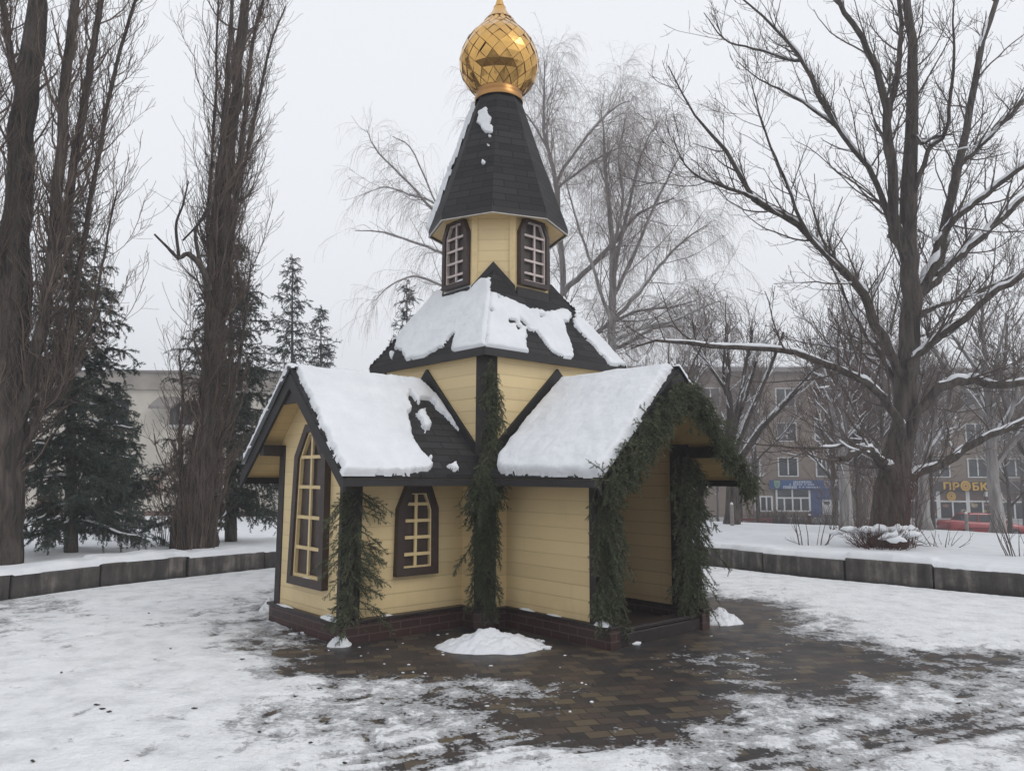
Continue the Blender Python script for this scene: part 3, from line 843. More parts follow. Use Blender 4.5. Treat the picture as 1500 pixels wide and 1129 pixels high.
def spawn(rng, P, R, per_m, t0, t1, ang, angsd, length, lsd, n, up=0.0, noise=0.15, r0f=0.5, rmax=9, taper=0.0, flat=None, count=None):
    P = np.asarray(P, float); R = np.asarray(R, float)
    m, k, _ = P.shape
    seg = np.linalg.norm(np.diff(P, axis=1), axis=2).sum(1)
    cnt = rng.poisson(per_m * seg * (t1 - t0)) if count is None else np.full(m, count)
    idx = np.repeat(np.arange(m), cnt); M_ = len(idx)
    t = rng.uniform(t0, t1, M_)
    x = t * (k - 1); i = np.minimum(x.astype(int), k - 2); f = (x - i)[:, None]
    p0 = P[idx, i]; p1 = P[idx, i + 1]
    pos = p0 + (p1 - p0) * f
    rad = R[idx, i] * (1 - f[:, 0]) + R[idx, i + 1] * f[:, 0]
    T = p1 - p0; T /= np.maximum(np.linalg.norm(T, axis=1, keepdims=True), 1e-9)
    rv = rng.normal(size=(M_, 3))
    if flat is not None: rv[:, 2] *= flat
    pr = rv - (rv * T).sum(1, keepdims=True) * T
    pr /= np.maximum(np.linalg.norm(pr, axis=1, keepdims=True), 1e-9)
    an = np.radians(rng.normal(ang, angsd, M_))[:, None]
    D = np.cos(an) * T + np.sin(an) * pr
    Ln = length * np.exp(np.clip(rng.normal(0, lsd, M_), -1.6 * lsd, 1.4 * lsd)) * (1 - taper * (t - t0) / max(t1 - t0, 1e-6))
    out = np.empty((M_, n, 3)); out[:, 0] = pos
    st = (Ln / (n - 1))[:, None]
    for j in range(1, n):
        D = D + np.array([0, 0, up]) / (n - 1) + rng.normal(0, noise, (M_, 3)) / math.sqrt(n - 1)
        D /= np.maximum(np.linalg.norm(D, axis=1, keepdims=True), 1e-9)
        out[:, j] = out[:, j - 1] + D * st
    r0 = np.minimum(rad * r0f, rmax)
    RR = r0[:, None] * np.linspace(1, 0.35, n)[None, :]
    return out, RR, idx, t

def needles(rng, P, per_m, length, width, spread=60, hang=0.0):
    """thin triangles standing off the paths P (m,n,3)"""
    m, k, _ = P.shape
    seg = np.linalg.norm(np.diff(P, axis=1), axis=2).sum(1)
    cnt = np.maximum(1, (per_m * seg).astype(int)); idx = np.repeat(np.arange(m), cnt); M_ = len(idx)
    t = rng.uniform(0, 1, M_); x = t * (k - 1); i = np.minimum(x.astype(int), k - 2); f = (x - i)[:, None]
    p0 = P[idx, i]; p1 = P[idx, i + 1]; pos = p0 + (p1 - p0) * f
    T = p1 - p0; T /= np.maximum(np.linalg.norm(T, axis=1, keepdims=True), 1e-9)
    rv = rng.normal(size=(M_, 3)); pr = rv - (rv * T).sum(1, keepdims=True) * T
    pr /= np.maximum(np.linalg.norm(pr, axis=1, keepdims=True), 1e-9)
    an = np.radians(rng.normal(spread, 14, M_))[:, None]
    D = np.cos(an) * T + np.sin(an) * pr
    D[:, 2] -= hang; D /= np.linalg.norm(D, axis=1, keepdims=True)
    S = np.cross(D, rng.normal(size=(M_, 3))); S /= np.maximum(np.linalg.norm(S, axis=1, keepdims=True), 1e-9)
    ln = (length * rng.uniform(0.7, 1.2, M_))[:, None]
    V = np.stack([pos - S * width / 2, pos + S * width / 2, pos + D * ln], 1).reshape(-1, 3)
    F = np.arange(M_ * 3).reshape(-1, 3)
    # colour varies from sprig to sprig, a little from needle to needle
    sr = rng.uniform(0, 1, m)
    rnd = np.clip(sr[idx] * 0.7 + rng.uniform(0, 0.3, M_), 0, 1)
    return V, F, np.repeat(rnd, 3)

# ================================================================== FIR GARLANDS on the chapel
def garland(path, up_axis, out, side, width, per_m, seed, label, group, sl=0.30, splay=1.0, down=1.0, depth=0.05, lead=None):
    """path: list of chapel-local points; out/side local unit vectors; sprigs fan out and hang"""
    rng = np.random.default_rng(seed)
    W = np.array([cworld(p) for p in path])
    rot = lambda v: U3 * v[0] + V3 * v[1] + np.array([0, 0, v[2]])
    out = rot(np.array(out, float)); side = rot(np.array(side, float))
    pts, _ = resample(W, [1] * len(W), 60)
    ln = np.linalg.norm(np.diff(pts, axis=0), axis=1).sum()
    ns = int(per_m * ln)
    ii = rng.uniform(0, 58.99, ns); i = ii.astype(int); f = (ii - i)[:, None]
    pos = pts[i] * (1 - f) + pts[i + 1] * f
    lat = np.clip(rng.normal(0, 0.5, ns), -1, 1)
    pos = pos + side * (lat * width * 0.42)[:, None] + out * rng.uniform(0.01, depth, ns)[:, None]
    tang = np.gradient(pts, axis=0)[i]; tang /= np.linalg.norm(tang, axis=1, keepdims=True)
    base = tang * (lead if lead is not None else 0.0) + np.array([0, 0, -1.0]) * down
    D = base + side * (lat * 0.9 * splay + rng.normal(0, 0.26, ns) * splay)[:, None] + out * rng.uniform(0.08, 0.5, ns)[:, None] + rng.normal(0, 0.18, (ns, 3))
    D /= np.linalg.norm(D, axis=1, keepdims=True)
    n = 6; Ln = sl * np.exp(rng.normal(0, 0.28, ns))
    P = np.empty((ns, n, 3)); P[:, 0] = pos
    for j in range(1, n):
        D = D + np.array([0, 0, -0.10]) + rng.normal(0, 0.05, (ns, 3)); D /= np.linalg.norm(D, axis=1, keepdims=True)
        P[:, j] = P[:, j - 1] + D * (Ln / (n - 1))[:, None]
    # keep sprigs off the wall behind
    R = np.full((ns, n), 0.004) * np.linspace(1, 0.5, n)
    S1, R1, _, _ = spawn(rng, P, R, 40, 0.12, 0.98, 42, 7, 0.085, 0.25, 4, up=-0.15, noise=0.08, r0f=0.6, taper=0.45)
    V1, F1, r1 = needles(rng, P, 430, 0.021, 0.0048, spread=50)
    V2, F2, r2 = needles(rng, S1, 430, 0.019, 0.0046, spread=48)
    # a backing rope of tied stems so that no wall shines through
    t = empty('fir_garland', W[0])
    tag(t, label, 'garland', group)
    def rel(V): return V - W[0]
    tv, tf = join([tubes(P, R, 3), tubes(S1, R1, 3)])
    mesh_np('stems', rel(tv), tf, M['twig_stem'], t)
    mesh_np('sprigs', rel(np.vstack([V1, V2])), np.vstack([F1, F2 + len(V1)]), M['needle'], t, attrs={'rnd': np.concatenate([r1, r2])})
    return t
GG = 'fir garlands fixed to the chapel'
dg = np.array([1, 1, 0]) / math.sqrt(2); ds = np.array([-1, 1, 0]) / math.sqrt(2)
q = c - ch / 2
garland([(L - .13, wL + .03, z) for z in (1.50, 1.1, .7, .30)], None, (0.1, .99, 0), (-1, 0.1, 0), 0.14, 85, 101, 'sparse fir garland on the post between the tall and the small window', GG, sl=0.27, splay=2.6, down=0.42)
garland([(q - .03, q + .07, z) for z in (2.90, 2.4, 2.0)] + [(1.13, 1.19, 1.80), (1.175, 1.215, 1.66)], None, dg, ds, 0.13, 170, 102, 'narrow fir garland high on the chapel corner between the two snowy wing roofs', GG, sl=0.19, splay=0.5)
garland([(1.19, 1.22, 1.70), (1.17, 1.20, 1.55)] + [(q + .06, q + .06, z) for z in (1.3, .9, .35)], None, dg, ds, 0.24, 170, 103, 'wide shaggy fir garland low on the corner between the small window and the porch wall', GG, sl=0.26, splay=0.70)
garland([(wR - .11, R + .05, z) for z in (1.56, 1.1, .7, .34)], None, (0.25, .97, 0), (1, -0.1, 0), 0.28, 190, 104, 'dense fir garland on the near porch post beside the blank yellow wall', GG, sl=0.27, splay=0.5)
garland([(-wR + .11, R + .05, z) for z in (1.86, 1.4, .9, .34)], None, (-0.1, 1, 0), (1, 0, 0), 0.28, 180, 105, 'ragged fir garland on the far porch post beside the snow beyond', GG, sl=0.30, splay=1.05, down=0.85)
zr_ = lambda v: ZR - 0.12 - KR * abs(v)
gp = [(ERr - .02, R + gR + .01, zr_(ERr - .02))] + [(v, R + gR + .02, zr_(v)) for v in (0.9, 0.6, 0.3, 0.04)]
ga = garland(gp, None, (0, 1, 0), (0.66, 0, 0.75), 0.18, 225, 106, 'fir garland following the pointed porch gable over the open entrance', GG, sl=0.165, splay=0.9, down=0.5, depth=0.06)
gp2 = [(v, R + gR + .02, zr_(v)) for v in (0.0, -0.3, -0.6, -0.9)] + [(-ERr + .02, R + gR + .01, zr_(ERr - .02))]
g2 = garland(gp2, None, (0, 1, 0), (-0.66, 0, 0.75), 0.17, 215, 107, 'x', GG, sl=0.155, splay=0.55, down=0.6, depth=0.06)
for chd in [o for o in bpy.data.objects if o.parent == g2]:
    chd.parent = ga; chd.location = g2.location - ga.location
bpy.data.objects.remove(g2)
# ================================================================== GROUND
# snow cover read along the plaza (1 full snow, 0 bare wet paving), rows of the photo from far to near
SX = np.arange(0, 1501, 100.0)
SY = np.array([835, 860, 880, 900, 920, 940, 960, 980, 1000, 1025, 1050, 1075, 1100, 1129.0])
SV = np.array([
 [1, 1, 1, 1, 1, .9, .5, .5, .5, .5, .9, 1, 1, 1, 1, 1],
 [1, 1, 1, 1, .85, .5, .3, .3, .3, .3, .7, 1, 1, 1, 1, 1],
 [.66, .78, .95, .85, .56, .5, .2, .2, .2, .2, .3, .35, 1, 1, 1, 1],
 [.58, .66, .95, .82, .54, .4, .1, .1, .1, .1, .1, .0, .80, 1, 1, 1],
 [.70, .82, .97, .82, .54, .40, .05, .05, .05, .1, .05, .02, .62, .97, 1, 1],
 [.76, .86, .97, .80, .50, .1, .0, .0, .0, .0, .08, .10, .22, .75, .95, .9],
 [.9, 1, 1, .95, .35, .0, .0, .0, .0, .05, .30, .30, .08, .40, .40, .55],
 [1, 1, 1, 1, .62, .12, .08, .02, .0, .0, .15, .35, .02, .22, .28, .55],
 [.95, 1, 1, .96, .80, .70, .66, .52, .28, .0, .06, .38, .06, .52, .50, .55],
 [1, 1, 1, .95, .76, .66, .60, .30, .45, .08, .14, .58, .32, .56, .58, .60],
 [1, 1, .97, .92, .76, .70, .66, .50, .22, .08, .20, .68, .55, .58, .45, .60],
 [1, .97, .95, .92, .80, .76, .72, .62, .42, .10, .50, .50, .64, .60, .48, .56],
 [.97, .95, .92, .92, .86, .84, .74, .66, .72, .60, .60, .58, .68, .60, .62, .58],
 [.95, .92, .92, .95, .92, .86, .70, .68, .78, .74, .68, .60, .68, .66, .66, .68]])

def cover(X, Y):
    px, py, d = to_px(np.stack([X, Y, np.zeros_like(X)], -1))
    ok = d > 0.6
    x = np.clip(px / 100.0, 0, 14.999); y = np.clip(py, 835, 1128.9)
    j = np.clip(np.searchsorted(SY, y, side='right') - 1, 0, len(SY) - 2); fy = (y - SY[j]) / (SY[j + 1] - SY[j])
    i = x.astype(int); fx = x - i
    v = (SV[j, i] * (1 - fx) + SV[j, i + 1] * fx) * (1 - fy) + (SV[j + 1, i] * (1 - fx) + SV[j + 1, i + 1] * fx) * fy
    # wheel tracks sweeping round in front of the chapel
    return np.where(ok, v, np.where(d > -0.5, 0.6, 0.1))  # unseen ground behind the camera set nearly bare to darken the dome's reflections

def gpx(pts): return np.array([ground(x, y)[:2] for x, y in pts])
TRACKS = [gpx([(470, 1129), (580, 1110), (680, 1092), (760, 1078), (840, 1066)]), gpx([(620, 1129), (700, 1112), (790, 1098), (880, 1086)]),
          gpx([(1090, 1129), (1200, 1112), (1310, 1085), (1420, 1062), (1500, 1046)])]
def seg_dist(X, Y, line):
    d = np.full(X.shape, 1e9)
    for a_, b_ in zip(line[:-1], line[1:]):
        e = b_ - a_; t = np.clip(((X - a_[0]) * e[0] + (Y - a_[1]) * e[1]) / (e @ e), 0, 1)
        d = np.minimum(d, np.hypot(X - a_[0] - e[0] * t, Y - a_[1] - e[1] * t))
    return d

# retaining wall lines (foot of the inner face), from the photo
WALL_L = [(-8.2, 5.2), (-7.7, 7.0), (-7.02, 8.6), (-6.468, 9.83), (-6.2, 10.38), (-5.70, 11.2), (-4.86, 12.35), (-4.06, 13.35), (-3.2, 14.2), (-2.0, 14.95), (0.0, 15.3)]
WALL_R = [(0.05, 15.3), (1.8, 15.1), (3.0, 14.5), (3.78, 13.70), (4.20, 13.12), (4.80, 12.45), (5.40, 11.88), (6.0, 11.33), (6.52, 10.82), (7.0, 10.42), (7.9, 9.5), (8.7, 8.3), (9.2, 6.8)]
RING = np.array(WALL_L + WALL_R)
PLAZA = np.vstack([RING, [(11.5, 5.0), (16, 3.5), (40, 2.0), (40, -40), (-40, -40), (-40, 2.0), (-15, 3.2), (-10, 4.2)]])

# --- plaza sheet: fine near the chapel, with the cover as an attribute
def axis_grid(parts):
    return np.unique(np.round(np.concatenate([np.arange(a, b, s) for a, b, s in parts]), 4))
gx = axis_grid([(-40, -9, 1.0), (-9, 9.6, 0.04), (9.6, 40.5, 1.0)])
gy = axis_grid([(-40, 2.4, 1.2), (2.4, 7, 0.03), (7, 15.6, 0.05)])
X, Y = np.meshgrid(gx, gy, indexing='ij')
cv = cover(X, Y)
for tr in TRACKS:
    d = seg_dist(X, Y, tr)
    cv = np.where(d < 0.24, cv - (0.10 + 0.09 * np.cos(2 * PI * d / 0.14)) * np.clip((0.24 - d) / 0.06, 0, 1), cv) + 0.10 * np.clip(1 - np.abs(d - 0.28) / 0.05, 0, 1)
sdw = poly_sdf(X, Y, PLAZA)
cv = cv - 0.8 * np.clip(1 - sdw / 0.07, 0, 1)
# trodden places: shallow footprints in strings, in the fresh snow left and in front
frng = np.random.default_rng(44)
steps = []
for path in ([(40, 1110), (200, 1000), (330, 930), (390, 880)], [(300, 1120), (430, 1040), (560, 1010), (690, 1000)], [(520, 1110), (480, 1020), (430, 970), (380, 930)], [(60, 960), (170, 925), (300, 905), (395, 862)], [(640, 1110), (590, 1060), (520, 1015)], [(1130, 860), (1280, 880), (1490, 925)], [(1060, 1110), (1150, 1050), (1260, 1040), (1400, 1010)], [(150, 1120), (260, 1060), (420, 1075), (560, 1080)]):
    q = gpx(path); sg = np.concatenate([[0], np.cumsum(np.linalg.norm(np.diff(q, axis=0), axis=1))]); s_ = 0.2; k_ = 0
    while s_ < sg[-1]:
        p = np.array([np.interp(s_, sg, q[:, 0]), np.interp(s_, sg, q[:, 1])]); p2 = np.array([np.interp(s_ + .1, sg, q[:, 0]), np.interp(s_ + .1, sg, q[:, 1])])
        dv = (p2 - p) / max(np.linalg.norm(p2 - p), 1e-6)
        if np.linalg.norm(p2 - p) < 1e-6: break
        nv = np.array([-dv[1], dv[0]]); steps.append((p + nv * (.10 if k_ % 2 else -.10) + frng.normal(0, .03, 2), dv)); s_ += frng.uniform(.5, .72); k_ += 1
foot = np.zeros_like(X)
for p, dv in steps:
    m_ = (np.abs(X - p[0]) < .3) & (np.abs(Y - p[1]) < .3)
    a_ = (X[m_] - p[0]) * dv[0] + (Y[m_] - p[1]) * dv[1]; b_ = -(X[m_] - p[0]) * dv[1] + (Y[m_] - p[1]) * dv[0]
    foot[m_] = np.maximum(foot[m_], np.clip(1.25 - np.hypot(a_ / .15, b_ / .055), 0, 1) * frng.uniform(.5, 1))
cv = cv - 0.42 * foot - 0.05
lum = (fnoise(X * 1.6, Y * 1.6, 3, 4) - 0.5)
edge = (fnoise(X * 5.0, Y * 5.0, 9, 4) - 0.5)
cv2 = cv + lum * 0.62 * (1 - np.abs(cv - 0.5) * 1.3).clip(0.12, 1) + edge * 0.50 * (1 - np.abs(cv - 0.5) * 1.4).clip(0.10, 1)
thick = np.clip((cv2 - 0.42) / 0.5, 0, 1)
thick = thick * np.clip(poly_sdf(X, Y, PLAZA) / 0.16, 0, 1)
Z = 0.004 + 0.030 * thick ** 0.8 + 0.010 * (fnoise(X * 2.2, Y * 2.2, 21, 3) - 0.5) * thick + 0.014 * (fnoise(X * 9, Y * 9, 22, 3) - 0.5) * thick - 0.014 * foot * thick
sdp = poly_sdf(X, Y, PLAZA)
nx, ny = X.shape
idx = np.arange(nx * ny).reshape(nx, ny)
ins = sdp > -0.12
kq = ins[:-1, :-1] & ins[1:, :-1] & ins[1:, 1:] & ins[:-1, 1:]
F = np.stack([idx[:-1, :-1][kq], idx[1:, :-1][kq], idx[1:, 1:][kq], idx[:-1, 1:][kq]], 1)
used = np.unique(F); rm = np.full(nx * ny, -1); rm[used] = np.arange(len(used))
# snow banked along the wall foot
bank = np.clip(1 - np.abs(sdp - 0.02) / 0.16, 0, 1) * 0.0
Vp = np.stack([X, Y, Z + bank], -1).reshape(-1, 3)[used]

def mat_plaza():
    m, t, b = new_mat('snowy_wet_paving'); k = NT(t); v = k.obj()
    cov = k.attr('cover')
    # paving stones
    uv = k.mapping(v, (1, 1, 1), (0, 0, math.radians(-14)))
    br = k.n('ShaderNodeTexBrick'); br.offset = 0.5; br.offset_frequency = 2
    k.l(uv, br.inputs['Vector'])
    for a_, val in (('Scale', 1.0), ('Brick Width', 0.165), ('Row Height', 0.118), ('Mortar Size', 0.0055), ('Mortar Smooth', 0.2), ('Bias', 0.0)): br.inputs[a_].default_value = val
    br.inputs['Color1'].default_value = (0, 0, 0, 1); br.inputs['Color2'].default_value = (1, 1, 1, 1); br.inputs['Mortar'].default_value = (0.5, 0.5, 0.5, 1)
    br2 = k.ramp(br.outputs['Color'], [(0.0, (0.022, 0.021, 0.022)), (0.34, (0.042, 0.035, 0.032)), (0.60, (0.076, 0.053, 0.042)), (0.80, (0.140, 0.108, 0.064)), (1.0, (0.034, 0.032, 0.033))])
    big = k.noise(v, 0.9, 3)
    pav = k.mix(k.math('MULTIPLY', big, 0.30), br2, (0.036, 0.033, 0.033))
    pav = k.mix(k.math('MULTIPLY', br.outputs['Fac'], 0.7), pav, (0.012, 0.011, 0.011))
    pav = k.mix(k.math('MULTIPLY', k.noise(v, 25, 4), 0.35), pav, (0.07, 0.06, 0.055))
    # snow edge broken up by noise
    n3 = k.noise(v, 2.6, 8, 0.72, 0.2)
    n1 = k.noise(v, 7.0, 6, 0.62, 0.4); n2 = k.noise(v, 34, 4, 0.6)
    e = k.math('ADD', k.math('ADD', cov, k.math('MULTIPLY', k.math('SUBTRACT', n3, 0.5), 0.95)), k.math('ADD', k.math('MULTIPLY', k.math('SUBTRACT', n1, 0.5), 1.05), k.math('MULTIPLY', k.math('SUBTRACT', n2, 0.5), 0.75)))
    film = k.smooth(e, 0.29, 0.41)      # first grey slush
    full = k.smooth(e, 0.42, 0.70)      # then opaque snow
    slush = k.mix(k.noise(v, 12, 4), (0.24, 0.24, 0.245), (0.56, 0.565, 0.58))
    snow = k.ramp(k.noise(v, 3.4, 8, 0.7), [(0.34, (0.64, 0.65, 0.665)), (0.50, (0.80, 0.81, 0.825)), (0.66, (0.87, 0.88, 0.895))])
    dirt = k.math('MULTIPLY', k.smooth(k.noise(k.mapping(v, (1, 1, 1), (0, 0, 0), (7, 3, 0)), 1.1, 5, 0.65), 0.56, 0.8), 0.30)
    snow = k.mix(dirt, snow, (0.42, 0.37, 0.32))
    col = k.mix(film, pav, slush); col = k.mix(full, col, snow)
    k.l(col, b.inputs['Base Color'])
    wet = k.noise(v, 1.7, 4)
    rp = k.math('ADD', 0.22, k.math('MULTIPLY', wet, 0.50))
    ro = k.math('ADD', k.math('MULTIPLY', film, 0.20), rp)
    k.l(k.math('ADD', ro, k.math('MULTIPLY', full, 0.25), clamp=True), b.inputs['Roughness'])
    b.inputs['Specular IOR Level'].default_value = 0.35
    hp = k.math('MULTIPLY', br.outputs['Fac'], -0.22)
    hs_ = k.math('MULTIPLY', film, k.math('ADD', 0.5, k.math('MULTIPLY', k.noise(v, 22, 5, 0.65), 0.9)))
    hf = k.math('MULTIPLY', full, k.math('ADD', 0.45, k.math('MULTIPLY', k.noise(v, 11, 5, 0.6), 1.1)))
    h = k.math('ADD', hp, k.math('ADD', hs_, hf))
    k.l(k.bump(h, 0.7, 0.030), b.inputs['Normal'])
    return m
plaza = mesh_np('plaza', Vp, rm[F], mat_plaza(), smooth=True, attrs={'cover': cv2.reshape(-1)[used]}, kind='structure')

# --- snowfield behind the walls, falling away to the street on the right
def terrain_z(X, Y):
    s = poly_sdf(X, Y, PLAZA)
    yc = 21.5 - 4.5 * np.clip((X - 6) / 6.0, 0, 1)
    base = 0.36 + 0.05 * (fnoise(X * 0.5, Y * 0.5, 41, 3) - 0.5) + 0.03 * (fnoise(X * 2, Y * 2, 43, 3) - 0.5)
    fall = np.clip((Y - yc) / 13.0, 0, 1); fall = fall * fall * (3 - 2 * fall)
    zr = base * (1 - fall) + (-1.68) * fall
    fl = np.clip((Y - 13) / 17.0, 0, 1)
    zl = base * (1 - fl) + (-0.12) * fl
    wgt = np.clip((X + 6) / 8.0, 0, 1); wgt = wgt * wgt * (3 - 2 * wgt)
    z = zl * (1 - wgt) + zr * wgt
    flat = np.clip((-Y + 4) / 4.0, 0, 1)
    inn = np.clip((s + 0.16) / 0.05, 0, 1)
    return z * (1 - inn) - 0.25 * inn
gx = axis_grid([(-400, -60, 20), (-60, -12, 1.5), (-12, 14, 0.16), (14, 60, 1.5), (60, 401, 20)])
gy = axis_grid([(-400, -40, 20), (-40, 2, 2), (2, 24, 0.16), (24, 60, 1.0), (60, 601, 20)])
X, Y = np.meshgrid(gx, gy, indexing='ij'); Z = terrain_z(X, Y)
idx = np.arange(X.size).reshape(X.shape)
F = np.stack([idx[:-1, :-1].ravel(), idx[1:, :-1].ravel(), idx[1:, 1:].ravel(), idx[:-1, 1:].ravel()], 1)
mesh_np('snowfield', np.stack([X, Y, Z], -1).reshape(-1, 3), F, M['snow'], smooth=True, kind='structure')
def tz(x, y): return float(terrain_z(np.array([float(x)]), np.array([float(y)]))[0])
# street in front of the shops
M['road'] = mat_plain('slushy_asphalt', (0.13, 0.128, 0.13), 0.5, var=0.5, scale=0.7)
MB().box((2, 35.5, -1.70), (90, 47.5, -1.655)).build('road', M['road'], kind='structure')
b = MB(); b.box((2, 47.5, -1.70), (90, 47.65, -1.53)); b.box((2, 47.65, -1.70), (90, 61.6, -1.55)); b.build('pavement', mat_plain('snowy_pavement', (0.38, 0.38, 0.39), 0.7, var=0.4, scale=0.5), kind='structure')

# --- retaining walls: precast blocks with snow along the top
def mat_concrete():
    m, t, b = new_mat('stained_concrete'); k = NT(t); v = k.obj()
    streak = k.noise(k.mapping(v, (7, 7, 0.9)), 1.0, 5, 0.6)
    f = k.noise(v, 5, 6, 0.65)
    col = k.ramp(k.math('ADD', k.math('MULTIPLY', streak, 0.65), k.math('MULTIPLY', f, 0.35)), [(0.36, (0.022, 0.019, 0.018)), (0.52, (0.075, 0.066, 0.060)), (0.66, (0.21, 0.19, 0.17))])
    z = k.sep(v)[2]
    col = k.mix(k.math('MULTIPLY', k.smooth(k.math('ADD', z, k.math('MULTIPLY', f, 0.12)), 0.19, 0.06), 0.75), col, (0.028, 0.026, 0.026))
    k.l(col, b.inputs['Base Color']); b.inputs['Roughness'].default_value = 0.85
    k.l(k.bump(f, 0.6, 0.02), b.inputs['Normal'])
    return m
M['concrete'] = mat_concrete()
def retaining(line, label, seed, tops, blk=1.28, back=0.0):
    rng = np.random.default_rng(seed)
    ln = np.array(line, float)
    seg = np.concatenate([[0], np.cumsum(np.linalg.norm(np.diff(ln, axis=0), axis=1))])
    t = empty('retaining_wall', (*ln[len(ln) // 2], 0)); tag(t, label, 'wall')
    o0 = np.array(t.location)
    s = 0.0; k = 0
    P = lambda q: np.array([np.interp(q, seg, ln[:, 0]), np.interp(q, seg, ln[:, 1])])
    ctr = np.array([0.3, 9.4])
    topz = []
    while s < seg[-1] - 0.3:
        e = min(s + blk * rng.uniform(0.92, 1.08), seg[-1])
        a_, b_ = P(s + 0.012), P(e - 0.012)
        d = (b_ - a_) / np.linalg.norm(b_ - a_); n = np.array([-d[1], d[0]])
        if n @ (ctr - a_) > 0: n = -n
        off = rng.normal(0, 0.02)
        a2, b2 = a_ + n * off, b_ + n * (off + rng.normal(0, 0.006))
        h = np.interp(s / seg[-1], *tops) + rng.normal(0, 0.022)
        topz.append((s, e, h))
        q = [np.array([*p, -0.05]) - o0 for p in (a2, b2, b2 + n * 0.22, a2 + n * 0.22)]
        MB().prism(q, (0, 0, h + 0.05)).build('concrete_block', M['concrete'], t, bevel=0.012)
        s = e; k += 1
    # snow cap
    qs = np.arange(0, seg[-1], 0.035); us = np.linspace(-0.05, 0.42, 13)
    V = []
    hh = np.array([[h for (a_, e_, h) in topz if a_ <= q <= e_ + 1e-6][0] if q <= topz[-1][1] else topz[-1][2] for q in qs])
    cap = 0.060 + 0.075 * fnoise(qs * 1.2, qs * 0, seed + 5, 3)
    gap = fnoise(qs * 2.3, qs * 0 + 4, seed + 6, 3)
    for i, q in enumerate(qs):
        p = P(q); p2 = P(min(q + 0.05, seg[-1])); 
        d = (p2 - p) if np.linalg.norm(p2 - p) > 1e-6 else d
        d = d / np.linalg.norm(d); n = np.array([-d[1], d[0]])
        if n @ (ctr - p) > 0: n = -n
        start = back - 0.03 + 0.10 * max(0, gap[i] - 0.5) * 2 + 0.03 * (fnoise(np.array([q * 9]), np.array([2.0]), seed + 8, 2)[0] - .5)
        for j, u in enumerate(us):
            uu = start + (0.42 - start) * j / (len(us) - 1)
            prof_ = min(1.0, ((uu - start) / 0.09)) if uu > start else 0
            z = hh[i] - 0.004 + cap[i] * math.sqrt(max(0, 1 - (1 - prof_) ** 2)) * (0.85 + 0.3 * fnoise(np.array([q * 5]), np.array([uu * 5]), seed + 7, 2)[0])
            V.append(np.array([*(p + n * uu), z]) - o0)
    nx, ny = len(qs), len(us); idx = np.arange(nx * ny).reshape(nx, ny)
    F = np.stack([idx[:-1, :-1].ravel(), idx[1:, :-1].ravel(), idx[1:, 1:].ravel(), idx[:-1, 1:].ravel()], 1)
    mesh_np('snow_cap', V, F, M['snow'], t, smooth=True, kind='stuff')
    return t
retaining(WALL_L, 'low curved concrete wall with thick snow along its top, in front of the poplars and spruce', 1, ([0, 0.5, 1], [0.30, 0.31, 0.32]))
retaining(WALL_R, 'low dark stained concrete block wall below the snowfield with the big bare tree', 2, ([0, 0.3, 0.6, 1], [0.36, 0.34, 0.36, 0.375]), back=0.07)

# --- heaps of shovelled snow on the paving
def heap(px, py, rx, ry, h, seed, label, rz=0.0, n=3):
    g = ground(px, py, 0.0)
    rng = np.random.default_rng(seed)
    res = 90
    A, B = np.meshgrid(np.linspace(-1.15, 1.15, res), np.linspace(-1.15, 1.15, res), indexing='ij')
    ang = np.arctan2(B, A)
    r = np.hypot(A, B) / (0.80 + 0.40 * (fnoise(np.cos(ang) * 2.2 + 9, np.sin(ang) * 2.2 + 9, seed, 4)))
    q = np.clip(1 - r, 0, 1)
    H = h * (q ** 0.75) * 1.3 * (0.45 + 1.1 * fnoise(A * 4, B * 4, seed + 2, 5)) + 0.035 * q ** .3 * (fnoise(A * 15, B * 15, seed + 3, 4) - .3)
    H = np.where(q > 0, np.maximum(H, 0.002), -0.02) + 0.002
    V = np.stack([A * rx, B * ry, H], -1).reshape(-1, 3)
    idx = np.arange(res * res).reshape(res, res)
    k4 = (q[:-1, :-1] > 0) | (q[1:, :-1] > 0) | (q[1:, 1:] > 0) | (q[:-1, 1:] > 0)
    F = np.stack([idx[:-1, :-1][k4], idx[1:, :-1][k4], idx[1:, 1:][k4], idx[:-1, 1:][k4]], 1)
    o = mesh_np('snow_pile', V, F, M['snow'], smooth=True)
    o.location = (g[0], g[1], 0.0); o.rotation_euler = (0, 0, rz)
    return tag(o, label, 'snow pile')
heap(720, 948, 0.50, 0.32, 0.115, 5, 'broad crumbly snow pile on the wet paving below the corner garland', rz=0.05)
heap(497, 946, 0.115, 0.09, 0.075, 6, 'small pointed snow pile against the brick plinth corner')
heap(1054, 911, 0.26, 0.24, 0.10, 7, 'snow pile beside the far end of the porch step')
heap(400, 892, 0.14, 0.30, 0.12, 8, 'lumpy snow heap beside the gable end of the plinth')
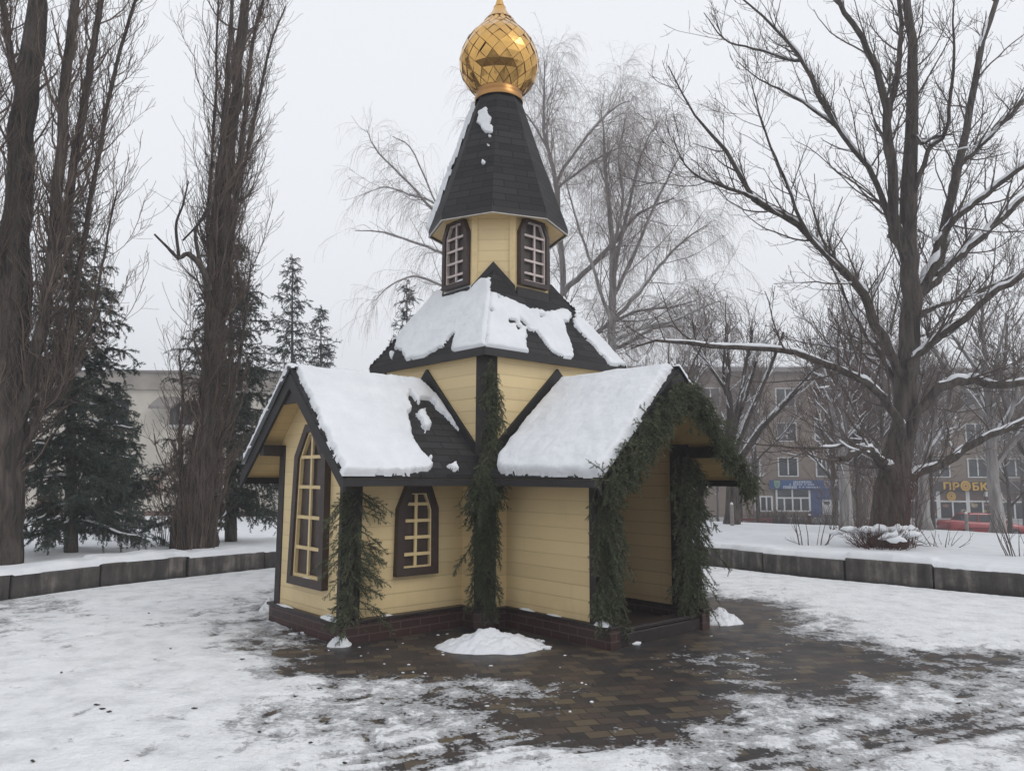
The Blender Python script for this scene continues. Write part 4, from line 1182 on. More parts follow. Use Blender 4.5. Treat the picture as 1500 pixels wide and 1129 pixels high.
# crumbs of snow scattered over the paving
rng = np.random.default_rng(17)
vs = []; fs = []; 
ico = None
import bmesh
bm = bmesh.new(); bmesh.ops.create_icosphere(bm, subdivisions=2, radius=1.0)
iv = np.array([v.co[:] for v in bm.verts]); bm.verts.index_update(); fi = np.array([[v.index for v in f.verts] for f in bm.faces]); bm.free()
crumbs = []
for (x0, x1, y0, y1, n, s0, s1) in ((425, 480, 915, 930, 22, .015, .05), (480, 680, 938, 990, 26, .004, .016), (700, 900, 960, 1080, 30, .003, .013), (900, 1100, 915, 1000, 24, .004, .016), (785, 812, 936, 952, 10, .015, .05), (1085, 1300, 895, 1000, 12, .004, .014), (540, 700, 925, 940, 8, .006, .016)):
    for _ in range(int(n * .6)):
        g = ground(rng.uniform(x0, x1), rng.uniform(y0, y1)); r = rng.uniform(s0, s1) * rng.uniform(.6, 1)
        crumbs.append((g[0], g[1], r))
crumbs.append((*ground(927, 944)[:2], 0.04))
off = 0
for x, y, r in crumbs:
    q = iv * r * rng.uniform(0.7, 1.3, 3) * np.array([1.5, 1, 0.5]) * (1 + 0.25 * rng.normal(size=(len(iv), 1)) * .6)
    vs.append(q + np.array([x, y, 0.004 + r * 0.3])); fs.append(fi + off); off += len(iv)
o = mesh_np('snow_crumbs', np.vstack(vs), np.vstack(fs), M['snow'], smooth=True)
tag(o, 'scattered crumbs of snow on the wet brown paving round the chapel', 'snow', kind='stuff')
# dark bits of twig and leaf lying on the trodden snow
lr_ = np.random.default_rng(91); P = []
for px, py in [(150, 1038), (142, 1032), (160, 1042), (185, 1115), (218, 898), (48, 1115), (355, 965), (432, 1020), (468, 1008), (505, 1117), (380, 1072), (455, 1087), (1405, 1030), (1420, 1033), (1340, 1080), (285, 1037), (700, 1040), (90, 985), (560, 1030), (250, 950)]:
    g = ground(px, py, .035); an = lr_.uniform(-.5, .5); Lf = lr_.uniform(.008, .028)
    q = [g + np.array([math.cos(an) * s_ * Lf, math.sin(an) * s_ * Lf, lr_.uniform(0, .006)]) for s_ in (-1, -.3, .3, 1)]
    P.append(q)
V, F = tubes(np.array(P), np.array([[.002, .007, .006, .002]] * len(P)), 5)
tag(mesh_np('leaf_litter', V, F, mat_plain('dark_leaf_bits', (.03, .024, .02), .8)), 'dark bits of twig and leaf scattered on the trodden snow', 'litter', kind='stuff')
# ================================================================== TREES
def limb_px(pts, Y0, Y1, n=14):
    """pts: (px, py, width in px) of a limb; it runs from depth Y0 to depth Y1."""
    k = len(pts)
    # depth follows the length along the limb
    a_ = np.array([(p[0], p[1]) for p in pts], float)
    s = np.concatenate([[0], np.cumsum(np.linalg.norm(np.diff(a_, axis=0), axis=1))]); s /= s[-1]
    P = [at(p[0], p[1], Y0 + (Y1 - Y0) * t) for p, t in zip(pts, s)]
    R = [p[2] / 2 / FPX * (Y0 + (Y1 - Y0) * t) for p, t in zip(pts, s)]
    return resample(P, R, n)

def attach(pts, Y, done):
    """depth and a first point for a limb so that it grows out of the limb it meets in the photo"""
    x, y = pts[0][0], pts[0][1]
    best = None
    for P in done:
        qx, qy, _ = to_px(P); d = np.hypot(qx - x, (qy - y) * 0.7 + 0.0)
        i = int(np.argmin(d))
        if best is None or d[i] < best[0]: best = (d[i], P, i, qx, qy)
    if best is None or best[0] > 60: return pts, Y
    _, P, i, qx, qy = best
    j = max(0, i - 2) if len(P) > 20 else max(0, i - 1)
    if qy[j] > y + 4: pts = [(qx[j], qy[j], pts[0][2] * 0.9)] + list(pts)
    return pts, P[i][1]

def wobble(rng, P, R, amt):
    P = P.copy(); P[1:-1] += rng.normal(0, amt, P[1:-1].shape) * R[1:-1, None]
    return P

def snow_runs(rng, P, R, lo_slope=0.0, hi=0.80, chance=0.55, thick=1.0, n=60, rmin=0.012):
    """lumpy snow lying on the upper side of a limb: list of (P,R)"""
    Q, r = resample(P, R, n)
    T = np.gradient(Q, axis=0); T /= np.linalg.norm(T, axis=1, keepdims=True)
    ok = np.abs(T[:, 2]) < hi
    nz = fnoise(np.arange(n) * 0.16 + rng.uniform(0, 99), np.zeros(n), int(rng.integers(1e6)), 3)
    ok &= nz > (1 - chance)
    ok &= r > rmin
    runs = []; i = 0
    while i < n:
        if ok[i]:
            j = i
            while j + 1 < n and ok[j + 1]: j += 1
            if j - i >= 3:
                m = max(4, (j - i + 1)); idx = np.linspace(i, j, m)
                p = np.stack([np.interp(idx, np.arange(n), Q[:, k]) for k in range(3)], 1)
                rr = np.interp(idx, np.arange(n), r)
                Tm = np.stack([np.interp(idx, np.arange(n), T[:, k]) for k in range(3)], 1)
                up = np.array([0, 0, 1.0]) - Tm * Tm[:, 2:3]; up /= np.maximum(np.linalg.norm(up, axis=1, keepdims=True), 1e-6)
                env = np.sin(np.linspace(0.12, PI - 0.12, m)) ** 0.4
                w = (0.62 * rr + 0.012) * thick * env * rng.uniform(0.75, 1.2, m)
                runs.append((p + up * (rr * 0.72)[:, None], w))
            i = j + 1
        i += 1
    return runs

def add_snow(parent, o0, runs, name='snow_on_limbs'):
    if not runs: return
    parts = [tubes(p[None], r[None], 6) for p, r in runs]
    V, F = join(parts)
    return mesh_np(name, V - o0, F, M['snow'], parent, smooth=True, kind='stuff')

def twigs_mesh(groups, o0, mat, parent, name='crown'):
    V, F = join([tubes(P, np.maximum(R, rmin), s) for P, R, s, rmin in groups])
    return mesh_np(name, V - o0, F, mat, parent)

# ---------------------------------------------------------------- the big bare tree on the right
def big_tree():
    rng = np.random.default_rng(77)
    Y = 14.3
    base = at(1308, 800, Y); base[2] = tz(base[0], Y) - 0.05
    t = empty('bare_tree', base); o0 = np.array(base)
    tag(t, 'big spreading bare tree with dark trunk and snowy limbs behind the right wall', 'tree')
    trunk = [(1296, 815, 70), (1303, 790, 62), (1306, 740, 58), (1311, 690, 52), (1321, 640, 42), (1326, 590, 37), (1330, 540, 36), (1334, 470, 33), (1336, 430, 31), (1330, 380, 29), (1330, 327, 28), (1333, 242, 24), (1337, 160, 20), (1336, 74, 16), (1328, -10, 12), (1324, -90, 7), (1326, -160, 3)]
    limbs = [
     ([(1318, 352, 20), (1311, 310, 19), (1303, 223, 17), (1297, 156, 14), (1284, 104, 12), (1258, 48, 10), (1228, 0, 8), (1205, -60, 5), (1195, -120, 2)], -.6),
     ([(1297, 190, 11), (1312, 126, 11), (1318, 74, 9), (1320, 30, 8), (1310, -40, 5), (1300, -100, 2)], .5),
     ([(1342, 440, 20), (1358, 409, 19), (1380, 353, 17), (1399, 260, 15), (1417, 178, 13), (1436, 82, 11), (1458, 0, 9), (1475, -80, 5)], .8),
     ([(1397, 262, 11), (1406, 242, 10), (1443, 208, 9), (1500, 145, 8), (1560, 70, 6), (1600, 0, 3)], 1.8),
     ([(1352, 428, 15), (1374, 405, 14), (1406, 376, 13), (1455, 331, 11), (1500, 290, 10), (1570, 240, 7), (1640, 180, 3)], 0.9),
     ([(1372, 362, 11), (1390, 330, 11), (1425, 301, 10), (1481, 257, 9), (1540, 215, 7), (1600, 160, 3)], -.8),
     ([(1326, 560, 16), (1312, 530, 16), (1295, 497, 17), (1276, 460, 16), (1257, 420, 15), (1220, 383, 13), (1183, 342, 12), (1138, 312, 11), (1101, 286, 9), (1060, 219, 7), (1016, 167, 4), (979, 97, 2)], -1.6),
     ([(1101, 288, 7), (1066, 275, 6), (1022, 258, 4), (1000, 235, 2.5), (985, 200, 1.5)], -.4),
     ([(1183, 342, 7), (1152, 270, 5), (1125, 205, 4), (1108, 150, 2.5), (1098, 110, 1.5)], -.7),
     ([(1312, 352, 12), (1302, 312, 11), (1276, 253, 9), (1231, 193, 8), (1198, 138, 7.5), (1176, 89, 7), (1138, 45, 5), (1090, 0, 3), (1050, -30, 1.5)], 1.2),
     ([(1178, 94, 5), (1150, 86, 4), (1116, 74, 4), (1064, 60, 3), (1031, 19, 1.5)], .4),
     ([(1231, 193, 6), (1190, 160, 5), (1150, 135, 4), (1110, 115, 2.5), (1080, 90, 1.5)], .9),
     ([(1318, 650, 16), (1318, 618, 15), (1304, 592, 15), (1285, 574, 13), (1269, 562, 13), (1240, 547, 12), (1220, 538, 12), (1183, 523, 11), (1127, 512, 10), (1053, 508, 9), (997, 501, 7), (955, 500, 4), (925, 510, 2.5)], -2.2),
     ([(1318, 690, 18), (1326, 650, 17), (1347, 608, 17), (1365, 578, 18), (1395, 560, 16), (1425, 556, 15), (1455, 562, 14), (1500, 560, 12), (1560, 545, 9), (1620, 500, 4)], -1.0),
     ([(1316, 712, 20), (1332, 699, 16), (1380, 679, 14), (1436, 645, 12), (1500, 616, 10), (1570, 575, 7), (1630, 520, 3)], 0.8),
     ([(1306, 690, 16), (1292, 680, 15), (1276, 660, 13), (1262, 660, 12), (1245, 670, 11), (1230, 672, 8)], -.8),
     ([(1292, 675, 10), (1260, 655, 6), (1225, 653, 5), (1180, 656, 4), (1130, 652, 3), (1085, 648, 1.5)], -1.0),
     ([(1331, 545, 18), (1345, 522, 14), (1369, 500, 13), (1406, 471, 12), (1455, 430, 11), (1500, 402, 10), (1560, 360, 7), (1620, 300, 3)], -1.4),
     ([(1334, 470, 14), (1360, 455, 9), (1395, 440, 8), (1440, 425, 6), (1490, 400, 4), (1540, 370, 2)], 1.5),
     ([(1326, 600, 14), (1310, 560, 10), (1290, 520, 8), (1262, 480, 6), (1236, 430, 4), (1210, 370, 2.5), (1196, 320, 1.5)], 1.4),
     ([(1350, 250, 9), (1362, 218, 8), (1385, 195, 7), (1392, 140, 6), (1398, 80, 5), (1396, 20, 3), (1405, -50, 2)], -1.2),
     ([(1336, 200, 8), (1350, 210, 6), (1372, 200, 5), (1395, 197, 3)], -.5),
    ]
    tp, tr = limb_px(trunk, Y, Y, 40); tp[:3, 2] -= 0.05
    tr = tr * 0.86 * (1 + 0.10 * (fnoise(np.arange(40) * .8, np.zeros(40), 3, 3) - .5)); tr[0] *= 1.3; tr[1] *= 1.1
    tp[1:-1] += rng.normal(0, 0.015, tp[1:-1].shape)
    V, F = tubes(tp[None], tr[None], 14)
    mesh_np('trunk', V - o0, F, M['bark'], t, smooth=True)
    LP, LR = [], []; runs = []
    done = [tp]
    for pts, dy in limbs:
        pts, Y0 = attach(pts, Y, done)
        p, r = limb_px(pts, Y0, Y0 + dy, 24)
        done.append(p)
        p = wobble(rng, p, np.maximum(r, .012), 0.25)
        r = r * 0.86
        V, F = tubes(p[None], np.maximum(r, 0.006)[None], 8)
        mesh_np('limb', V - o0, F, M['bark'], t, smooth=True)
        LP.append(p); LR.append(r)
        runs += snow_runs(rng, p, r, hi=0.93, chance=0.70, thick=1.1, rmin=0.022)
    add_snow(t, o0, runs)
    LP.append(resample(tp[10:], tr[10:], 24)[0]); LR.append(resample(tp[10:], tr[10:], 24)[1])
    LP = np.array(LP); LR = np.array(LR)
    a1, r1, _, _ = spawn(rng, LP, LR, 4.4, 0.20, 1.0, 40, 14, 1.25, 0.45, 9, up=0.75, noise=0.30, r0f=0.42, rmax=0.019, taper=0.5)
    a1b, r1b, _, _ = spawn(rng, LP, LR, 3.0, 0.10, 1.0, 55, 16, 0.42, 0.45, 5, up=0.6, noise=0.30, r0f=0.3, rmax=0.008)
    a2, r2, _, _ = spawn(rng, a1, r1, 5.2, 0.12, 1.0, 38, 13, 0.50, 0.4, 6, up=0.55, noise=0.28, r0f=0.62, rmax=0.008, taper=0.3)
    a3, r3, _, _ = spawn(rng, np.concatenate([a2, resn(a1b, 6)]), np.concatenate([r2, resn(r1b[..., None], 6)[..., 0]]), 7.5, 0.1, 1.0, 40, 13, 0.17, 0.4, 4, up=0.5, noise=0.25, r0f=0.7, rmax=0.005)
    twigs_mesh([(a1, r1, 5, .005), (a1b, r1b, 3, .0035), (a2, r2, 3, .0038), (a3, r3, 3, .0030)], o0, M['twig'], t)
    sr = []
    for i in rng.permutation(len(a1))[:110]:
        sr += snow_runs(rng, a1[i], np.maximum(r1[i], .008), hi=0.7, chance=0.5, n=16, rmin=0.004)
    add_snow(t, o0, sr, 'snow_on_branches')
    return t
def resn(P, n):
    k = P.shape[1]; x = np.linspace(0, k - 1, n); i = np.minimum(x.astype(int), k - 2); f = (x - i)[None, :, None]
    return P[:, i] * (1 - f) + P[:, i + 1] * f
big_tree()

# ---------------------------------------------------------------- poplars on the left
def poplar(px, Y, stems, label, seed, extra=None, dens=1.0):
    rng = np.random.default_rng(seed)
    base = at(px, 800, Y); base[2] = tz(base[0], Y) - 0.05
    t = empty('poplar_tree', base); o0 = np.array(base)
    tag(t, label, 'tree')
    LP, LR = [], []; first = True; runs = []
    done = []
    for pts, dy in stems:
        pts, Y0 = attach(pts, Y, done)
        p, r = limb_px(pts, Y0, Y0 + dy, 30); done.append(p)
        r = r * (0.84 if first else 0.66)
        p = wobble(rng, p, np.minimum(r, .1), 0.18)
        r = r * (1 + 0.25 * (fnoise(np.arange(30) * .7, np.zeros(30), int(rng.integers(9999)), 3) - .5))
        V, F = tubes(p[None], np.maximum(r, 0.008)[None], 12 if first else 9)
        mesh_np('trunk' if first else 'stem', V - o0, F, M['bark_pop'], t, smooth=True)
        first = False
        LP.append(p); LR.append(r); runs += snow_runs(rng, p, r, hi=0.985, chance=0.30, thick=0.4, rmin=0.03)
    add_snow(t, o0, runs)
    LP = np.array(LP); LR = np.array(LR)
    b1, r1, _, _ = spawn(rng, LP, LR, 5.0 * dens, 0.06, 1.0, 46, 10, 0.95, 0.3, 10, up=1.9, noise=0.36, r0f=0.30, rmax=0.020)
    b1c, r1c, _, _ = spawn(rng, LP, LR, 24.0 * dens, 0.04, 1.0, 40, 14, 0.60, 0.35, 8, up=1.6, noise=0.5, r0f=0.2, rmax=0.006)
    b1d, r1d, _, _ = spawn(rng, LP, LR, 18.0 * dens, 0.10, 0.6, 34, 12, 0.85, 0.35, 9, up=1.5, noise=0.55, r0f=0.2, rmax=0.007)
    b2, r2, _, _ = spawn(rng, b1, r1, 7.5, 0.1, 1.0, 38, 11, 0.42, 0.35, 7, up=1.4, noise=0.4, r0f=0.5, rmax=0.007)
    b3, r3, _, _ = spawn(rng, b2, r2, 5.5, 0.1, 1.0, 34, 12, 0.20, 0.4, 4, up=0.4, noise=0.25, r0f=0.7, rmax=0.0045)
    twigs_mesh([(b1, r1, 5, .005), (b1c, r1c, 3, .0032), (b1d, r1d, 3, .0036), (b2, r2, 3, .0032), (b3, r3, 3, .0026)], o0, M['twig_pop'], t)
    if extra: extra(t, o0, rng)
    return t

poplar(4, 10.75, [
  ([(-10, 835, 92), (-6, 760, 82), (0, 660, 76), (10, 560, 66), (18, 450, 56), (24, 340, 48), (28, 240, 44), (38, 130, 40), (50, 40, 36), (56, -60, 28), (62, -180, 18), (66, -300, 6)], 0.2),
  ([(24, 620, 30), (48, 540, 27), (68, 440, 25), (78, 350, 25), (86, 260, 24), (94, 150, 22), (104, 60, 20), (116, -40, 17), (124, -150, 10), (130, -260, 4)], -0.5),
  ([(70, 430, 17), (94, 330, 18), (112, 220, 17), (128, 120, 16), (144, 30, 14), (158, -60, 10), (170, -180, 4)], 0.5),
  ([(16, 690, 17), (60, 600, 13), (100, 480, 12), (125, 340, 11), (142, 240, 10), (160, 140, 9), (180, 60, 8), (205, -20, 6), (222, -90, 3)], 0.9),
  ([(0, 640, 24), (-12, 480, 22), (-18, 280, 20), (-20, 150, 18), (-18, 30, 15), (-12, -100, 9), (-8, -220, 4)], -0.7),
  ([(34, 180, 18), (18, 90, 16), (6, 20, 13), (-4, -60, 8), (-8, -140, 3)], 0.3),
  ([(50, 620, 9), (96, 560, 7), (128, 490, 6), (148, 400, 5), (160, 330, 4.5), (172, 280, 3)], -.3),
 ], 'huge many-stemmed bare poplar with a thick furrowed trunk, beside the wall end nearest the viewer', 201)

def dead_limb(t, o0, rng):
    for pts, dy in (([(306, 425, 12), (296, 392, 9), (275, 372, 8), (262, 378, 6), (245, 362, 4), (226, 343, 3)], -.6), ([(296, 400, 7), (286, 340, 5), (300, 318, 4), (308, 300, 2.5)], -.4), ([(262, 376, 5), (258, 330, 4), (268, 300, 3), (276, 265, 2)], -.5), ([(268, 352, 3), (290, 328, 3), (306, 298, 2)], -.5)):
        p, r = limb_px(pts, 12.75, 12.75 + dy, 16)
        V, F = tubes(p[None], np.maximum(r, .008)[None], 6)
        mesh_np('bare_limb', V - o0, F, M['bark'], t, smooth=True)
        b1, r1, _, _ = spawn(rng, p[None], r[None], 7, 0.3, 1, 40, 12, 0.45, 0.4, 6, up=0.7, noise=0.25, r0f=0.5, rmax=0.008)
        twigs_mesh([(b1, r1, 3, .0035)], o0, M['twig'], t, 'twigs')
poplar(285, 13.1, [
  ([(282, 814, 84), (286, 760, 70), (291, 700, 52), (302, 620, 38), (311, 520, 30), (321, 420, 26), (329, 300, 24), (338, 190, 21), (350, 90, 19), (358, 10, 16), (366, -80, 10), (372, -170, 4)], 0.1),
  ([(292, 720, 24), (296, 620, 20), (302, 510, 17), (308, 400, 16), (316, 300, 15), (325, 200, 13), (334, 100, 11), (340, 10, 8), (346, -80, 4)], -0.4),
  ([(300, 650, 20), (316, 550, 16), (330, 440, 15), (340, 340, 13), (349, 250, 12), (358, 170, 11), (366, 90, 9), (380, 20, 7), (400, -40, 4)], 0.5),
  ([(338, 330, 8), (355, 255, 8), (370, 190, 7), (384, 120, 6), (398, 60, 5), (418, 10, 3)], 0.7),
  ([(310, 440, 9), (304, 340, 8), (310, 240, 7), (316, 140, 6), (318, 50, 5), (322, -40, 3)], 0.6),
  ([(284, 770, 26), (268, 700, 13), (264, 640, 9), (268, 580, 6), (262, 520, 4)], -0.4),
  ([(288, 770, 26), (308, 700, 15), (332, 620, 11), (348, 540, 8), (360, 460, 6), (368, 380, 3)], 0.3),
 ], 'slender leaning bare poplar with a broken side limb, between the two dark spruces', 202, dead_limb)

# ---------------------------------------------------------------- birches behind the chapel
def birch(px, py, Y, limbs, label, seed, mat='twig_birch', droop=-1.5, bl=1.5, dens=1.0, thin=.60, snow=True, group=None):
    rng = np.random.default_rng(seed)
    base = at(px, py, Y); base[2] = tz(base[0], Y) - 0.05
    t = empty('birch_tree', base); o0 = np.array(base); tag(t, label, 'tree', group)
    first = True; LP, LR, runs = [], [], []; done = []
    for pts, dy in limbs:
        pts, Y0 = attach(pts, Y, done)
        p, r = limb_px(pts, Y0, Y0 + dy, 24); done.append(p)
        if first: p[0] = base
        r = r * thin
        p = wobble(rng, p, np.maximum(r, .02), 0.25)
        V, F = tubes(p[None], np.maximum(r, .006)[None], 8)
        mesh_np('trunk' if first else 'limb', V - o0, F, M['bark_birch'], t, smooth=True)
        first = False
        LP.append(p); LR.append(r); runs += snow_runs(rng, p, r, hi=0.85, chance=0.5, thick=0.8, rmin=.02)
    if snow: add_snow(t, o0, runs)
    LP = np.array(LP); LR = np.array(LR)
    b1, r1, _, _ = spawn(rng, LP, LR, 5.0 * dens, 0.25, 1.0, 36, 12, bl, 0.4, 9, up=0.35, noise=0.22, r0f=0.45, rmax=0.022, taper=0.4)
    b2, r2, _, _ = spawn(rng, np.concatenate([b1, resn(LP, 9)]), np.concatenate([r1, resn(LR[..., None], 9)[..., 0]]), 5.5 * dens, 0.2, 1.0, 40, 14, 0.80, 0.4, 8, up=droop * .8, noise=0.22, r0f=0.5, rmax=0.008)
    b3, r3, _, _ = spawn(rng, b2, r2, 11.0 * dens, 0.15, 1.0, 30, 14, 0.55, 0.45, 6, up=droop * 1.5, noise=0.2, r0f=0.7, rmax=0.0045)
    twigs_mesh([(b1, r1 * .7, 4, .0045), (b2, r2 * .6, 3, .0026), (b3, r3 * .6, 3, .0017)], o0, M[mat], t)
    return t
birch(890, 740, 20.5, [
  ([(898, 745, 26), (896, 640, 24), (895, 540, 22), (896, 467, 20), (899, 365, 15), (892, 300, 11), (886, 243, 8), (884, 190, 5), (880, 160, 2.5)], 0),
  ([(897, 420, 11), (915, 330, 9), (930, 262, 7), (944, 215, 5), (962, 180, 2.5)], .8),
  ([(897, 440, 10), (930, 370, 8), (955, 310, 7), (978, 262, 5), (998, 225, 2.5)], -.8),
  ([(897, 470, 11), (935, 430, 9), (970, 385, 7), (1005, 350, 5), (1035, 330, 2.5)], .9),
  ([(897, 380, 9), (912, 290, 7), (906, 230, 5), (916, 175, 2.5)], -.7),
  ([(897, 480, 10), (870, 400, 8), (850, 340, 6), (835, 290, 4), (826, 250, 2.5)], -.7),
  ([(899, 500, 10), (945, 480, 8), (985, 470, 6), (1030, 450, 4), (1055, 440, 2)], -1.2),
 ], 'tall weeping birch with a straight pale trunk, behind the snowy corner of the main roof', 301)
birch(800, 740, 22.0, [
  ([(840, 745, 22), (836, 600, 20), (832, 500, 17), (824, 400, 15), (815, 270, 11), (798, 202, 8), (797, 150, 6), (798, 90, 2.5)], 0),
  ([(826, 430, 14), (850, 405, 13), (880, 375, 12), (903, 352, 10), (930, 318, 8), (962, 300, 5), (990, 290, 2.5)], -.8),
  ([(816, 270, 8), (842, 225, 7), (872, 185, 6), (905, 155, 4), (925, 148, 2)], .5),
  ([(815, 280, 8), (850, 250, 6), (880, 230, 5), (915, 215, 3), (940, 222, 1.5)], -.5),
  ([(800, 215, 6), (780, 180, 5), (762, 160, 4), (750, 150, 2)], .5),
  ([(834, 520, 12), (865, 495, 11), (900, 470, 9), (940, 455, 7), (985, 450, 5), (1020, 440, 2.5)], -1.0),
  ([(834, 560, 12), (880, 520, 11), (925, 500, 9), (960, 480, 7), (1000, 478, 5), (1040, 485, 2.5)], .8),
 ], 'weeping birch with a slanting snowy limb, close behind the right side of the tower', 302)
birch(712, 740, 21.0, [
  ([(716, 745, 22), (716, 600, 20), (716, 500, 17), (714, 400, 14), (712, 300, 10), (710, 220, 6), (708, 150, 3)], 0),
  ([(714, 420, 12), (680, 350, 11), (632, 306, 9), (598, 267, 7), (553, 222, 5), (537, 190, 2.5)], -.6),
  ([(715, 460, 12), (690, 400, 11), (650, 373, 9), (614, 357, 7), (561, 340, 5), (520, 338, 2.5)], .8),
  ([(690, 360, 8), (640, 300, 7), (600, 285, 6), (565, 274, 4), (540, 282, 2.5)], -.8),
  ([(715, 500, 11), (680, 440, 10), (640, 415, 8), (605, 405, 6), (570, 420, 4), (550, 440, 2)], -.4),
  ([(650, 320, 6), (620, 255, 5), (600, 215, 4), (575, 200, 2.5)], .4),
 ], 'weeping birch whose drooping boughs show left of the tower', 303, dens=.7, bl=.9, thin=.5)

# ---------------------------------------------------------------- spruces
def spruce(px, Y, top_py, half_px, label, seed, z_low=0.5, dens=1.0, mat='spruce', base_py=805, group=None, sparse=False, trunk_px=16, lean=0.0, snow=True):
    rng = np.random.default_rng(seed)
    base = at(px, base_py, Y); base[2] = tz(base[0], Y) - 0.05
    top = at(px + lean, top_py, Y)
    H = top[2] - base[2]; o0 = np.array(base)
    Rm = half_px / FPX * Y
    t = empty('spruce_tree', base); tag(t, label, 'tree', group)
    tp = np.array([base + (top - base) * f for f in np.linspace(0, 1, 12)]); tr = np.linspace(trunk_px / 2 / FPX * Y, 0.01, 12)
    V, F = tubes(tp[None], tr[None], 9); mesh_np('trunk', V - o0, F, M['bark'], t, smooth=True)
    P = []
    z = z_low
    n = 9
    while z < H - 0.05:
        f = (z - z_low) / (H - z_low)
        L0 = Rm * (1 - f) ** 0.82 * (1.0 if f > .08 else 0.85) + 0.10
        k = max(4, int((8 if not sparse else 5) * dens * (1 - f * .45)))
        a0 = rng.uniform(0, 2 * PI)
        for j in range(k):
            an = a0 + j * 2 * PI / k + rng.normal(0, .25); Lr = L0 * rng.uniform(0.62, 1.12)
            c0 = base + (top - base) * (z + rng.normal(0, .05)) / H
            droop = (0.10 + 0.42 * (1 - f)) * (1 if not sparse else .5)
            pts = []
            for s in np.linspace(0, 1, n):
                rr = Lr * s; dz = 0.18 * rr - droop * Lr * (s ** 1.5) + 0.20 * Lr * max(0, s - .6) ** 1.5 * 2.0
                pts.append(c0 + np.array([math.cos(an) * rr, math.sin(an) * rr, dz]))
            P.append(pts)
        z += (0.20 + 0.10 * (1 - f)) * (1.0 if not sparse else 1.5) / max(dens, .6) * rng.uniform(.8, 1.2)
    P = np.array(P); P[:, 1:] += rng.normal(0, .012, P[:, 1:].shape)
    R = np.full(P.shape[:2], .012) * np.linspace(1, .35, n)
    s1, q1, _, _ = spawn(rng, P, R, 22, 0.06, 1.0, 52, 12, 0.32, 0.35, 5, up=-0.7, noise=0.15, r0f=0.5, taper=0.4, flat=0.35)
    s2, q2, _, _ = spawn(rng, s1, q1, 7, 0.10, 1.0, 46, 12, 0.13, 0.3, 4, up=-0.5, noise=0.12, r0f=0.6)
    nl, nw = 0.042, 0.011
    nd = [needles(rng, P, 150, nl, nw, hang=.15), needles(rng, s1, 240, nl, nw, hang=.25), needles(rng, s2, 240, nl, nw, hang=.25)]
    V = np.vstack([x[0] for x in nd]); off = 0; Fs = []
    for x in nd: Fs.append(x[1] + off); off += len(x[0])
    g, gf = join([tubes(P, R, 4), tubes(s1, q1, 3)])
    mesh_np('boughs', g - o0, gf, M['twig_stem'], t)
    mesh_np('crown', V - o0, np.vstack(Fs), M[mat], t, attrs={'rnd': np.concatenate([x[2] for x in nd])})
    if snow:
        runs = []
        for i in rng.permutation(len(P))[:int(len(P) * .40)]:
            runs += [(a_ + np.array([0, 0, .012]), b_ * 1.0) for a_, b_ in snow_runs(rng, P[i], R[i] * 1.3, hi=.9, chance=.5, n=22, rmin=.004)]
        add_snow(t, o0, runs, 'snow_on_boughs')
    return t
spruce(104, 12.3, 300, 138, 'dark dense spruce with a bare trunk foot, right beside the huge poplar', 401, z_low=0.55, base_py=814, trunk_px=19)
spruce(338, 15.0, 350, 125, 'dark spruce partly hidden behind the leaning poplar and the left wing roof', 402, z_low=0.75, base_py=797, trunk_px=18)
spruce(168, 18.5, 560, 52, 'low dark spruce deep behind the big spruce beside the huge poplar', 406, z_low=0.2, base_py=790, trunk_px=12)
spruce(428, 27, 372, 56, 'thin airy spruce with the higher pointed top, far behind the left wing roof', 403, z_low=3.0, mat='spruce_far', base_py=770, sparse=True, trunk_px=10)
spruce(470, 29, 452, 44, 'thin airy spruce with the lower pointed top, close left of the main roof', 404, z_low=2.0, mat='spruce_far', base_py=765, sparse=True, trunk_px=9)
spruce(596, 26, 412, 42, 'small grey-green spruce top showing above the left slope of the main roof', 405, z_low=1.5, mat='spruce_far', base_py=765, sparse=True, trunk_px=9)

